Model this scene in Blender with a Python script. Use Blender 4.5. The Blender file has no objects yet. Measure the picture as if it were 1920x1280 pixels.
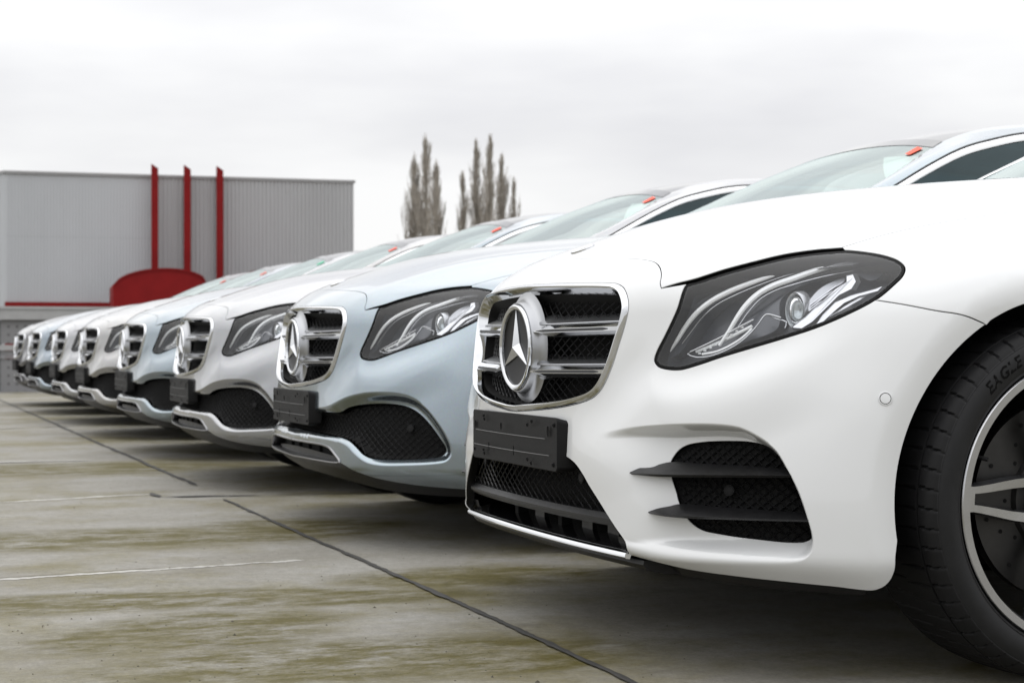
import bpy, math, random
import numpy as np
from mathutils import Vector, Matrix
from mathutils.geometry import delaunay_2d_cdt

# ------------------------------------------------------------------ camera
scene = bpy.context.scene
FPX = 3150.0                                   # focal length in px of the 1920 px wide photograph
THETA = math.atan(1180.0 / FPX)                # heading against the row of cars
SN, CS = math.sin(THETA), math.cos(THETA)
FWD = np.array([-CS, SN]); RGT = np.array([SN, CS])
CAMXY = -3.7 * FWD - 0.0035 * RGT
CAMZ = 0.63
PITCH = 2.17                                   # spacing of the parked cars
cam_d = bpy.data.cameras.new('camera')
cam_d.sensor_width = 36.0
cam_d.lens = 36.0 * FPX / 1920.0
cam_d.shift_y = 8.0 / 1920.0
cam_d.clip_start = 0.05; cam_d.clip_end = 3000.0
cam = bpy.data.objects.new('camera', cam_d)
scene.collection.objects.link(cam)
cam.location = (CAMXY[0], CAMXY[1], CAMZ)
cam.rotation_euler = (math.pi / 2, 0, math.atan2(-FWD[0], FWD[1]))
cam_d.dof.use_dof = True
cam_d.dof.focus_distance = 3.35
cam_d.dof.aperture_fstop = 9.0
scene.camera = cam

# ------------------------------------------------------------------ world (overcast), sun, exposure
SUN_EL, SUN_AZ = math.radians(58), math.radians(218)
world = bpy.data.worlds.new('World'); scene.world = world
world.use_nodes = True
nt = world.node_tree; nt.nodes.clear()
def N(tree, kind, **kw):
    n = tree.nodes.new(kind)
    for k, v in kw.items():
        if k.startswith('i_'):
            key = k[2:]
            key = int(key) if key.isdigit() else key.replace('_', ' ')
            n.inputs[key].default_value = v
        else:
            setattr(n, k, v)
    return n
wo = N(nt, 'ShaderNodeOutputWorld'); bg = N(nt, 'ShaderNodeBackground'); bg.inputs[1].default_value = 0.10
sky = N(nt, 'ShaderNodeTexSky', sky_type='NISHITA', sun_disc=False, sun_elevation=SUN_EL, sun_rotation=SUN_AZ,
        air_density=1.0, dust_density=2.0, ozone_density=1.0)
tc = N(nt, 'ShaderNodeTexCoord')
mp = N(nt, 'ShaderNodeMapping'); mp.inputs['Scale'].default_value = (1.6, 1.6, 6.5)
mp.inputs['Location'].default_value = (0.35, 0.1, 0.42)
nz = N(nt, 'ShaderNodeTexNoise', i_Scale=1.5, i_Detail=5.0, i_Roughness=0.5)
rp = N(nt, 'ShaderNodeValToRGB')
e = rp.color_ramp.elements
e[0].position = 0.31; e[0].color = (0.79, 0.79, 0.815, 1)
e[1].position = 0.57; e[1].color = (1.0, 1.0, 1.0, 1)
sc = N(nt, 'ShaderNodeMixRGB', blend_type='MULTIPLY'); sc.inputs[0].default_value = 1.0
sc.inputs[2].default_value = (10.2, 10.2, 10.2, 1)
mx = N(nt, 'ShaderNodeMixRGB'); mx.inputs[0].default_value = 0.94      # 94 % cloud cover over the sky
L = nt.links.new
L(tc.outputs['Generated'], mp.inputs[0]); L(mp.outputs[0], nz.inputs['Vector']); L(nz.outputs['Fac'], rp.inputs[0])
sx = N(nt, 'ShaderNodeSeparateXYZ'); up = N(nt, 'ShaderNodeMapRange'); up.inputs['From Min'].default_value = 0.12; up.inputs['From Max'].default_value = 1.0
up.inputs['To Min'].default_value = 1.0; up.inputs['To Max'].default_value = 2.35          # an overcast sky is brightest overhead
um = N(nt, 'ShaderNodeMixRGB', blend_type='MULTIPLY'); um.inputs[0].default_value = 1.0
L(tc.outputs['Generated'], sx.inputs[0]); L(sx.outputs['Z'], up.inputs['Value']); L(rp.outputs[0], um.inputs[1]); L(up.outputs[0], um.inputs[2])
L(um.outputs[0], sc.inputs[1]); L(sky.outputs[0], mx.inputs[1]); L(sc.outputs[0], mx.inputs[2])
L(mx.outputs[0], bg.inputs[0]); L(bg.outputs[0], wo.inputs[0])

sun_d = bpy.data.lights.new('sun', 'SUN'); sun_d.energy = 0.6; sun_d.angle = math.radians(110); sun_d.color = (1.0, 0.985, 0.965)
sun = bpy.data.objects.new('sun', sun_d); scene.collection.objects.link(sun)
_d = Vector((math.sin(SUN_AZ) * math.cos(SUN_EL), math.cos(SUN_AZ) * math.cos(SUN_EL), math.sin(SUN_EL)))
sun.rotation_euler = _d.to_track_quat('Z', 'Y').to_euler(); sun.location = (0, 0, 30)

vs = scene.view_settings
vs.view_transform = 'Standard'; vs.look = 'None'; vs.exposure = 0.0; vs.gamma = 1.0; vs.use_curve_mapping = False
scene.render.engine = 'CYCLES'
scene.cycles.max_bounces = 10; scene.cycles.transparent_max_bounces = 16

# ------------------------------------------------------------------ helpers
COL = scene.collection
def prop(o, label=None, cat=None, group=None, kind=None):
    if label: o['label'] = label
    if cat: o['category'] = cat
    if group: o['group'] = group
    if kind: o['kind'] = kind
    return o
def empty(name, loc=(0, 0, 0)):
    o = bpy.data.objects.new(name, None); COL.objects.link(o); o.location = loc; o.empty_display_size = 0.2
    return o
def mesh_obj(name, verts, faces, mat, parent=None, normals=None, smooth=False, mats=None, midx=None, sharp=None):
    me = bpy.data.meshes.new(name)
    me.from_pydata([tuple(map(float, v)) for v in verts], [], [tuple(map(int, f)) for f in faces])
    me.update()
    for m in (mats if mats else [mat]): me.materials.append(m)
    if midx is not None: me.polygons.foreach_set('material_index', list(map(int, midx)))
    if normals is not None:
        me.polygons.foreach_set('use_smooth', [True] * len(me.polygons))
        me.normals_split_custom_set_from_vertices([tuple(map(float, n)) for n in normals])
    elif smooth:
        me.polygons.foreach_set('use_smooth', [True] * len(me.polygons))
        if sharp is not None: me.set_sharp_from_angle(angle=math.radians(sharp))
    o = bpy.data.objects.new(name, me); COL.objects.link(o)
    if parent: o.parent = parent
    return o
class MB:
    """collects simple shapes into one mesh"""
    def __init__(s): s.v = []; s.f = []
    def add(s, v, f):
        b = len(s.v); s.v += [tuple(p) for p in v]; s.f += [tuple(b + i for i in q) for q in f]
    def box(s, lo, hi):
        (a, b, c), (d, e_, g) = lo, hi
        s.add([(a,b,c),(d,b,c),(d,e_,c),(a,e_,c),(a,b,g),(d,b,g),(d,e_,g),(a,e_,g)],
              [(0,3,2,1),(4,5,6,7),(0,1,5,4),(1,2,6,5),(2,3,7,6),(3,0,4,7)])
    def tube(s, pts, rad, n=8, cap=True):
        pts = [np.array(p, float) for p in pts]; m = len(pts); ring = []
        up = np.array([0.0, 0, 1])
        for i in range(m):
            t = pts[min(i+1, m-1)] - pts[max(i-1, 0)]; t = t / (np.linalg.norm(t) + 1e-12)
            a = np.cross(t, up)
            if np.linalg.norm(a) < 1e-3: a = np.cross(t, [1.0, 0, 0])
            a /= np.linalg.norm(a); b = np.cross(t, a)
            r = rad[i] if hasattr(rad, '__len__') else rad
            ring.append([pts[i] + r * (math.cos(2*math.pi*k/n) * a + math.sin(2*math.pi*k/n) * b) for k in range(n)])
        f = []
        for i in range(m-1):
            for k in range(n):
                k2 = (k+1) % n
                f.append((i*n+k, (i+1)*n+k, (i+1)*n+k2, i*n+k2))
        if cap: f += [tuple(range(n)), tuple(reversed(range((m-1)*n, m*n)))]
        s.add([p for r_ in ring for p in r_], f)
    def lathe(s, prof, n=64, axis='x', c=(0, 0, 0), arc=2*math.pi, a0=0.0):
        """prof: (radius, along-axis) pairs"""
        full = abs(arc - 2*math.pi) < 1e-6; m = n if full else n + 1; V = []
        for i in range(m):
            a = a0 + arc * i / n; ca, sa = math.cos(a), math.sin(a)
            for r, h in prof:
                p = (h, r*ca, r*sa) if axis == 'x' else ((r*ca, h, r*sa) if axis == 'y' else (r*ca, r*sa, h))
                V.append((p[0]+c[0], p[1]+c[1], p[2]+c[2]))
        k = len(prof); F = []
        for i in range(n):
            j = (i+1) % m
            for q in range(k-1): F.append((i*k+q, j*k+q, j*k+q+1, i*k+q+1))
        s.add(V, F)
    def prism(s, poly, o, ex, ey, ez, h):
        """extrude a 2-d polygon"""
        o, ex, ey, ez = [np.array(q, float) for q in (o, ex, ey, ez)]; n = len(poly)
        V = [o + ex*a + ey*b for a, b in poly] + [o + ex*a + ey*b + ez*h for a, b in poly]
        s.add(V, [tuple(reversed(range(n))), tuple(range(n, 2*n))] + [(i, (i+1) % n, n+(i+1) % n, n+i) for i in range(n)])
    def obj(s, name, mat, parent=None, smooth=False, sharp=35):
        return mesh_obj(name, s.v, s.f, mat, parent, smooth=smooth, sharp=sharp if smooth else None)

# ------------------------------------------------------------------ materials
def principled(name, col, rough=0.5, metal=0.0, coat=0.0, coat_r=0.03, spec=0.5, ior=1.5):
    m = bpy.data.materials.new(name); m.use_nodes = True
    b = m.node_tree.nodes['Principled BSDF']
    b.inputs['Base Color'].default_value = (*col, 1); b.inputs['Roughness'].default_value = rough
    b.inputs['Metallic'].default_value = metal; b.inputs['Coat Weight'].default_value = coat
    b.inputs['Coat Roughness'].default_value = coat_r; b.inputs['Specular IOR Level'].default_value = spec
    b.inputs['IOR'].default_value = ior
    return m
def vary(m, scale, amt, rough_amt=0.0, bump=0.0, detail=4.0, stretch=(1, 1, 1)):
    """break up a plain material with object-space noise in colour, roughness and fine relief"""
    t = m.node_tree; b = t.nodes['Principled BSDF']; col = list(b.inputs['Base Color'].default_value)
    tc_ = N(t, 'ShaderNodeTexCoord'); mp_ = N(t, 'ShaderNodeMapping'); mp_.inputs['Scale'].default_value = stretch
    nz_ = N(t, 'ShaderNodeTexNoise', i_Scale=scale, i_Detail=detail, i_Roughness=0.6)
    t.links.new(tc_.outputs['Object'], mp_.inputs[0]); t.links.new(mp_.outputs[0], nz_.inputs['Vector'])
    r_ = N(t, 'ShaderNodeValToRGB'); r_.color_ramp.elements[0].position = 0.3; r_.color_ramp.elements[1].position = 0.7
    r_.color_ramp.elements[0].color = (*[c*(1-amt) for c in col[:3]], 1)
    r_.color_ramp.elements[1].color = (*[min(1, c*(1+amt)) for c in col[:3]], 1)
    t.links.new(nz_.outputs['Fac'], r_.inputs[0]); t.links.new(r_.outputs[0], b.inputs['Base Color'])
    if rough_amt:
        mr = N(t, 'ShaderNodeMapRange'); r0 = b.inputs['Roughness'].default_value
        mr.inputs['To Min'].default_value = max(0, r0-rough_amt); mr.inputs['To Max'].default_value = r0+rough_amt
        t.links.new(nz_.outputs['Fac'], mr.inputs['Value']); t.links.new(mr.outputs[0], b.inputs['Roughness'])
    if bump:
        bp = N(t, 'ShaderNodeBump'); bp.inputs['Strength'].default_value = bump; bp.inputs['Distance'].default_value = 0.002
        n2 = N(t, 'ShaderNodeTexNoise', i_Scale=scale*20, i_Detail=3.0)
        t.links.new(mp_.outputs[0], n2.inputs['Vector']); t.links.new(n2.outputs['Fac'], bp.inputs['Height'])
        t.links.new(bp.outputs[0], b.inputs['Normal'])
    return m
def paint(name, col, metal, rough):
    """car paint: base, metallic flake sparkle and a clear coat with faint orange peel"""
    m = principled(name, col, rough, metal, coat=1.0, coat_r=0.02)
    t = m.node_tree; b = t.nodes['Principled BSDF']
    tc_ = N(t, 'ShaderNodeTexCoord')
    nz_ = N(t, 'ShaderNodeTexNoise', i_Scale=3.0, i_Detail=3.0)
    t.links.new(tc_.outputs['Object'], nz_.inputs['Vector'])
    mr = N(t, 'ShaderNodeMapRange'); mr.inputs['To Min'].default_value = 0.012; mr.inputs['To Max'].default_value = 0.05
    t.links.new(nz_.outputs['Fac'], mr.inputs['Value']); t.links.new(mr.outputs[0], b.inputs['Coat Roughness'])
    if metal > 0:
        vz = N(t, 'ShaderNodeTexVoronoi', i_Scale=900.0)
        t.links.new(tc_.outputs['Object'], vz.inputs['Vector'])
        mm = N(t, 'ShaderNodeMixRGB', blend_type='MULTIPLY'); mm.inputs[0].default_value = 0.22
        mm.inputs[1].default_value = (*col, 1)
        t.links.new(vz.outputs['Color'], mm.inputs[2]); t.links.new(mm.outputs[0], b.inputs['Base Color'])
    return m
def thin_glass(name, tint, ior=1.5, extra=0.0, rough=0.0, refl=(1, 1, 1)):
    """single-sheet glass: tinted see-through with a Fresnel reflection of its surroundings"""
    m = bpy.data.materials.new(name); m.use_nodes = True; t = m.node_tree; t.nodes.clear()
    o = N(t, 'ShaderNodeOutputMaterial'); mixn = N(t, 'ShaderNodeMixShader')
    tr = N(t, 'ShaderNodeBsdfTransparent'); tr.inputs[0].default_value = (*tint, 1)
    gl = N(t, 'ShaderNodeBsdfGlossy'); gl.inputs['Roughness'].default_value = rough; gl.inputs['Color'].default_value = (*refl, 1)
    fr = N(t, 'ShaderNodeFresnel'); fr.inputs[0].default_value = ior
    ad = N(t, 'ShaderNodeMath', operation='ADD', use_clamp=True); ad.inputs[1].default_value = extra
    ge = N(t, 'ShaderNodeNewGeometry'); ii = N(t, 'ShaderNodeMath', operation='MULTIPLY_ADD'); ii.inputs[1].default_value = 1/ior-ior; ii.inputs[2].default_value = ior
    t.links.new(ge.outputs['Backfacing'], ii.inputs[0]); t.links.new(ii.outputs[0], fr.inputs[0])     # a thin sheet reflects alike from both sides
    t.links.new(fr.outputs[0], ad.inputs[0]); t.links.new(ad.outputs[0], mixn.inputs[0])
    t.links.new(tr.outputs[0], mixn.inputs[1]); t.links.new(gl.outputs[0], mixn.inputs[2]); t.links.new(mixn.outputs[0], o.inputs[0])
    return m
M = {}
M['white'] = paint('white_paint', (0.62, 0.63, 0.635), 0.0, 0.35)
PAINTS = [M['white'],
          paint('ice_blue_paint', (0.29, 0.342, 0.378), 0.92, 0.20), paint('bright_silver_paint', (0.345, 0.352, 0.362), 0.92, 0.20),
          paint('pale_blue_paint', (0.27, 0.318, 0.35), 0.92, 0.20), paint('warm_silver_paint', (0.345, 0.342, 0.336), 0.92, 0.20),
          paint('light_silver_paint', (0.355, 0.36, 0.368), 0.92, 0.20), paint('steel_blue_paint', (0.235, 0.28, 0.32), 0.92, 0.20),
          paint('graphite_paint', (0.10, 0.10, 0.105), 0.92, 0.20)]
M['chrome'] = principled('chrome', (0.62, 0.63, 0.645), 0.06, 1.0)
M['bright_trim'] = principled('bright_anodised_trim', (0.86, 0.87, 0.875), 0.18, 1.0)
M['slot_satin'] = principled('dark_satin_trim', (0.26, 0.26, 0.265), 0.3, 1.0)
M['badge_black'] = principled('badge_black', (0.004, 0.004, 0.005), 0.3, spec=0.12)
M['satin'] = vary(principled('satin_silver', (0.36, 0.367, 0.38), 0.34, 1.0), 12, 0.03, 0.04)
M['black'] = vary(principled('black_plastic', (0.008, 0.008, 0.0085), 0.42, spec=0.3), 40, 0.2, 0.08, 0.12)
M['gloss_black'] = principled('gloss_black', (0.006, 0.006, 0.007), 0.08, coat=0.5)
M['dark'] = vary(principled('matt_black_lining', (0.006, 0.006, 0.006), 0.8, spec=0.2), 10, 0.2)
M['plate'] = vary(principled('dark_grey_moulded_plastic', (0.0065, 0.0065, 0.007), 0.55, spec=0.18), 60, 0.12, 0.06, 0.25)
M['rubber'] = vary(principled('tyre_rubber', (0.0055, 0.0055, 0.006), 0.62, spec=0.22), 30, 0.25, 0.1, 0.15)
M['sidewall'] = vary(principled('sidewall_rubber', (0.009, 0.0092, 0.010), 0.5, spec=0.25), 30, 0.2, 0.06, 0.1)
M['alloy'] = vary(principled('machined_alloy', (0.46, 0.465, 0.48), 0.20, 1.0), 20, 0.04, 0.05, stretch=(1, 1, 1))
M['alloy_dark'] = principled('dark_grey_alloy', (0.045, 0.046, 0.05), 0.35, 0.5)
M['seal'] = principled('black_seal_and_gap_shade', (0.004, 0.004, 0.004), 0.6, spec=0.15)  # rubber seals, and the painted-in shade deep in the panel gaps
M['disc'] = vary(principled('brake_steel', (0.05, 0.049, 0.048), 0.42, 0.9), 25, 0.15, 0.1)
M['glass_ws'] = thin_glass('windscreen_glass', (0.74, 0.86, 0.83), 1.55, 0.22, refl=(.80, .88, .865))
M['glass_side'] = thin_glass('side_glass', (0.05, 0.105, 0.12), 1.5, refl=(.70, .90, .95))
M['lens'] = thin_glass('headlamp_lens', (0.94, 0.95, 0.97), 1.46)
M['lamp_black'] = vary(principled('lamp_housing_dark', (0.052, 0.056, 0.064), 0.22), 15, 0.15)
M['lamp_silver'] = vary(principled('lamp_silver', (0.55, 0.555, 0.565), 0.25, 0.85), 30, 0.06)
M['guide'] = principled('light_guide_acrylic', (0.86, 0.87, 0.86), 0.18, 0.0, coat=0.6)
M['bulb'] = principled('projector_glass', (0.75, 0.80, 0.80), 0.03, 0.0, ior=1.5)
M['bulb'].node_tree.nodes['Principled BSDF'].inputs['Transmission Weight'].default_value = 0.9
M['interior'] = vary(principled('interior_leather', (0.20, 0.205, 0.205), 0.6), 12, 0.15)
M['interior_pale'] = vary(principled('interior_pale_cover', (0.55, 0.57, 0.56), 0.7), 9, 0.1)
M['tail'] = principled('tail_light_red', (0.25, 0.01, 0.01), 0.1, coat=1.0)
M['red_tag'] = principled('red_tag', (0.85, 0.10, 0.05), 0.6)
M['green_tag'] = principled('green_tag', (0.05, 0.55, 0.30), 0.6)
M['satin_dark'] = principled('pale_scratch_line', (0.10, 0.10, 0.10), 0.5)
M['paper'] = vary(principled('paper', (0.42, 0.46, 0.44), 0.7), 14, 0.10)
# ------------------------------------------------------------------ the car's outer surface
def spline(xk, yk, x):
    """natural cubic spline, linear beyond the ends"""
    xk = np.asarray(xk, float); yk = np.asarray(yk, float); n = len(xk); h = np.diff(xk)
    A = np.eye(n); r = np.zeros(n)
    for i in range(1, n-1):
        A[i, i-1] = h[i-1]; A[i, i] = 2*(h[i-1]+h[i]); A[i, i+1] = h[i]
        r[i] = 6*((yk[i+1]-yk[i])/h[i] - (yk[i]-yk[i-1])/h[i-1])
    m = np.linalg.solve(A, r); x = np.asarray(x, float)
    i = np.clip(np.searchsorted(xk, x) - 1, 0, n-2); a = xk[i+1]-x; b = x-xk[i]; H = h[i]
    y = m[i]*a**3/(6*H) + m[i+1]*b**3/(6*H) + (yk[i]/H-m[i]*H/6)*a + (yk[i+1]/H-m[i+1]*H/6)*b
    s0 = (yk[1]-yk[0])/h[0] - h[0]*m[1]/6; s1 = (yk[-1]-yk[-2])/h[-1] + h[-1]*m[-2]/6
    y = np.where(x < xk[0], yk[0]+s0*(x-xk[0]), y); return np.where(x > xk[-1], yk[-1]+s1*(x-xk[-1]), y)
# plan outlines (x, y) of the nose at heights z; y = 0 is the front of the badge
PLAN = {
 0.165: [(0,0.125),(0.12,0.127),(0.25,0.132),(0.36,0.142),(0.433,0.152),(0.5,0.163),(0.58,0.189),(0.66,0.232),(0.74,0.294),(0.8,0.357),(0.85,0.419),(0.852,0.6),(0.858,0.8),(0.862,1)],
 0.2: [(0,0.068),(0.12,0.07),(0.25,0.075),(0.36,0.085),(0.433,0.095),(0.5,0.106),(0.58,0.132),(0.66,0.175),(0.74,0.237),(0.8,0.3),(0.85,0.362),(0.882,0.6),(0.888,0.8),(0.892,1)],
 0.225: [(0,0.026),(0.12,0.028),(0.25,0.033),(0.36,0.043),(0.433,0.053),(0.5,0.064),(0.58,0.09),(0.66,0.133),(0.74,0.195),(0.8,0.258),(0.85,0.32),(0.904,0.6),(0.91,0.8),(0.914,1)],
 0.235: [(0,0.014),(0.12,0.016),(0.25,0.021),(0.36,0.031),(0.433,0.041),(0.5,0.052),(0.58,0.078),(0.66,0.121),(0.74,0.183),(0.8,0.246),(0.85,0.308),(0.91,0.6),(0.916,0.8),(0.92,1)],
 0.245: [(0,0.0105),(0.12,0.0125),(0.25,0.0175),(0.36,0.0275),(0.433,0.0375),(0.5,0.0485),(0.58,0.0745),(0.66,0.1175),(0.74,0.1795),(0.8,0.2425),(0.85,0.3045),(0.9115,0.6),(0.9175,0.8),(0.9215,1)],
 0.26: [(0,0.01),(0.12,0.012),(0.25,0.017),(0.36,0.027),(0.433,0.037),(0.5,0.048),(0.58,0.074),(0.66,0.117),(0.74,0.179),(0.8,0.242),(0.85,0.304),(0.912,0.6),(0.918,0.8),(0.922,1)],
 0.32: [(0,0.006),(0.12,0.008),(0.25,0.015),(0.36,0.027),(0.433,0.036),(0.5,0.049),(0.58,0.076),(0.66,0.119),(0.74,0.179),(0.8,0.241),(0.85,0.304),(0.914,0.6),(0.921,0.8),(0.925,1)],
 0.4: [(0,0.004),(0.12,0.006),(0.25,0.014),(0.36,0.026),(0.433,0.039),(0.5,0.057),(0.58,0.088),(0.66,0.132),(0.74,0.19),(0.8,0.248),(0.85,0.312),(0.915,0.6),(0.922,0.8),(0.926,1)],
 0.48: [(0,-0.002),(0.12,0.002),(0.25,0.015),(0.36,0.034),(0.433,0.054),(0.5,0.077),(0.58,0.109),(0.66,0.149),(0.74,0.208),(0.8,0.266),(0.85,0.328),(0.915,0.6),(0.923,0.8),(0.927,1)],
 0.54: [(0,-0.004),(0.12,0),(0.25,0.016),(0.36,0.037),(0.433,0.058),(0.5,0.088),(0.58,0.126),(0.66,0.169),(0.74,0.229),(0.8,0.286),(0.85,0.346),(0.914,0.6),(0.922,0.8),(0.927,1)],
 0.6: [(0,-0.003),(0.12,0.002),(0.25,0.02),(0.36,0.042),(0.433,0.064),(0.5,0.1),(0.58,0.144),(0.66,0.195),(0.74,0.256),(0.8,0.313),(0.85,0.372),(0.912,0.6),(0.921,0.8),(0.926,1)],
 0.66: [(0,0.002),(0.12,0.007),(0.25,0.026),(0.36,0.048),(0.433,0.07),(0.5,0.108),(0.58,0.156),(0.66,0.212),(0.74,0.28),(0.8,0.34),(0.85,0.402),(0.907,0.6),(0.918,0.8),(0.923,1)],
 0.72: [(0,0.01),(0.12,0.015),(0.25,0.034),(0.36,0.056),(0.433,0.078),(0.5,0.115),(0.58,0.167),(0.66,0.232),(0.74,0.31),(0.8,0.375),(0.845,0.44),(0.899,0.61),(0.912,0.8),(0.918,1)],
 0.78: [(0,0.026),(0.12,0.031),(0.25,0.05),(0.36,0.072),(0.433,0.094),(0.5,0.13),(0.58,0.187),(0.66,0.26),(0.74,0.348),(0.79,0.41),(0.835,0.49),(0.886,0.65),(0.903,0.82),(0.91,1)],
 0.84: [(0,0.062),(0.12,0.067),(0.25,0.086),(0.36,0.108),(0.433,0.13),(0.5,0.165),(0.58,0.226),(0.66,0.307),(0.74,0.405),(0.78,0.46),(0.815,0.54),(0.868,0.7),(0.89,0.85),(0.9,1)],
}
DQ = math.radians(2.0); NQF = 45
ZG0, DZ = 0.06, 0.01; ZG = ZG0 + DZ*np.arange(120)
_zs = sorted(PLAN); _rows = []
_phi = DQ*np.arange(NQF+1)
for z in _zs:
    pts = np.array(PLAN[z]); ph = np.arctan2(pts[:, 0], 1-pts[:, 1]); rr = np.hypot(pts[:, 0], 1-pts[:, 1])
    ph = np.concatenate([-ph[:0:-1], ph]); rr = np.concatenate([rr[:0:-1], rr])
    _rows.append(spline(ph, rr, _phi))
_rows = np.array(_rows)
_front = np.array([spline(_zs, _rows[:, j], ZG) for j in range(NQF+1)])         # (q, z)
YR = 3.93                                                                       # centre of the tail's sweep
_nside = int(round((YR-1)/DQ)); YR = 1+_nside*DQ
_side = np.array([_front[-1] + 0.0*i for i in range(1, _nside+1)])
_tz = np.array([_front[-1] for _ in range(NQF)])
_k = np.arange(1, NQF+1)/NQF
_tz = _tz + (0.97-0.926)*np.sin(_k*math.pi/2)[:, None] + 0.035*np.sin(2*_k*math.pi/2)[:, None] - 0.10*(np.clip(np.abs(ZG-0.62)-0.1, 0, 1)**1.5)[None, :]*_k[:, None]
RT = np.concatenate([_front, _side, _tz], 0)
QMAX = DQ*(RT.shape[0]-1)
for _ in range(1): # light fairing
    RT[1:-1] = 0.25*RT[:-2]+0.5*RT[1:-1]+0.25*RT[2:]
    RT[:, 1:-1] = 0.25*RT[:, :-2]+0.5*RT[:, 1:-1]+0.25*RT[:, 2:]
def bs(t):
    return ((1-t)**3/6, (3*t**3-6*t*t+4)/6, (-3*t**3+3*t*t+3*t+1)/6, t**3/6)
def Rq(q, z):
    a = np.abs(q)/DQ; b = (z-ZG0)/DZ
    i = np.clip(np.floor(a).astype(int), 0, RT.shape[0]-2); j = np.clip(np.floor(b).astype(int), 1, RT.shape[1]-3)
    wa = bs(np.clip(a-i, 0, 1)); wb = bs(np.clip(b-j, -1, 2)); out = 0
    for m in range(4):
        ii = np.clip(np.abs(i+m-1), 0, RT.shape[0]-1)
        for n in range(4):
            out = out + wa[m]*wb[n]*RT[ii, j+n-1]
    return out
_ty = [-.2, 0, .05, .104, .18, .28, .40, .495, .62, .72, .9, 1.1, 1.355, 1.6, 2.2, 3.0, 3.8, 4.2, 4.6, 4.85, 5.1]
_tzc = [.70, .770, .794, .820, .851, .885, .923, .947, .970, .984, 1.004, 1.023, 1.046, 1.075, 1.09, 1.10, 1.10, 1.085, 1.06, 1.03, 1.0]
_TY = np.linspace(-.2, 5.1, 266); _TZ = spline(_ty, _tzc, _TY)
def Tc(y):
    a = (y+.2)/(_TY[1]-_TY[0]); i = np.clip(np.floor(a).astype(int), 1, 262); w = bs(np.clip(a-i, -1, 2))
    return sum(w[m]*_TZ[i+m-1] for m in range(4))
def Top(x, y):
    ax = np.sqrt(x*x+1e-5); s = ax/0.70
    base = 0.112*s**2.25
    # the pressed line that runs back from each upper grille corner
    yy = np.clip((y-0.15)/1.1, 0, 1); xc = 0.44+0.10*yy; w = 0.045+0.03*yy
    crease = 0.006*np.exp(-((ax-xc)/0.05)**2)*np.clip((y-0.10)/0.2, 0, 1)
    return Tc(y) - base + crease
KS = 0.075
def coords(P):
    x, y, z = P[..., 0], P[..., 1], P[..., 2]; ax = np.abs(x)
    q = np.where(y < 1, np.arctan2(ax, 1-y), np.where(y > YR, math.pi/2+(YR-1)+np.arctan2(y-YR, ax), math.pi/2+(y-1)))
    rho = np.where(y < 1, np.hypot(ax, 1-y), np.where(y > YR, np.hypot(ax, y-YR), ax))
    return q, rho, z
def fbody(P):
    q, rho, z = coords(P); g = rho-Rq(q, z); h = z-Top(P[..., 0], P[..., 1])
    d = np.clip(KS-np.abs(g-h), 0, None)/KS
    return np.maximum(g, h)+d*d*KS/4
ZC = 0.45
def fan(q, rho, z):
    qa = np.abs(q); sg = np.where(q < 0, -1.0, 1.0); q2 = qa-math.pi/2-(YR-1)
    x = np.where(qa < math.pi/2, rho*np.sin(qa), np.where(q2 > 0, rho*np.cos(q2), rho))
    y = np.where(qa < math.pi/2, 1-rho*np.cos(qa), np.where(q2 > 0, YR+rho*np.sin(q2), 1+qa-math.pi/2))
    return np.stack([sg*x, y, z], -1)
def S0(q, psi, lev=0.0):
    """surface point for fan angle q and elevation psi (lev > 0: that far inside)"""
    lo = np.zeros_like(q)+0.02; hi = np.zeros_like(q)+1.7; c, s = np.cos(psi), np.sin(psi)
    for _ in range(34):
        mid = 0.5*(lo+hi); v = fbody(fan(q, mid*c, ZC+mid*s)) > -lev
        hi = np.where(v, mid, hi); lo = np.where(v, lo, mid)
    r = 0.5*(lo+hi); return fan(q, r*c, ZC+r*s)
def grad(P, e=1.5e-3):
    g = np.stack([fbody(P+np.eye(3)[i]*e)-fbody(P-np.eye(3)[i]*e) for i in range(3)], -1)
    return g/np.linalg.norm(g, axis=-1, keepdims=True)
def qpsi(P):
    P = np.asarray(P, float); q, rho, z = coords(P)
    return np.stack([np.where(P[..., 0] < 0, -q, q), np.arctan2(z-ZC, rho)], -1)
def project(P, k=0):
    P = np.asarray(P, float); d = P[..., :2]-np.array([k*PITCH, 0])-CAMXY; fw = d@FWD; r = d@RGT
    return np.stack([960+FPX*r/fw, 648-FPX*(P[..., 2]-CAMZ)/fw], -1)
def cast(uv, k=0, lev=0.0):
    """photo pixel -> point of car k's surface (measured shape; the car itself is symmetrical)"""
    uv = np.atleast_2d(np.asarray(uv, float)); a = (uv[:, 0]-960)/FPX; b = (648-uv[:, 1])/FPX
    d = np.concatenate([FWD[None]+a[:, None]*RGT[None], b[:, None]], 1)
    o = np.array([CAMXY[0]+k*PITCH, CAMXY[1], CAMZ])
    t0 = 2.2+k*1.9; ts = t0+np.arange(0, 3.6, 0.01)
    F = np.array([fbody(o+d*t)+lev for t in ts]); ins = F < 0
    i = np.where(ins.any(0), ins.argmax(0), F.argmin(0)); i = np.clip(i, 1, None)
    lo, hi = ts[i-1].copy(), ts[i].copy()
    for _ in range(22):
        m = 0.5*(lo+hi); v = fbody(o+d*m[:, None])+lev < 0
        hi = np.where(v, m, hi); lo = np.where(v, lo, m)
    return o+d*(0.5*(lo+hi))[:, None]
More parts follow.
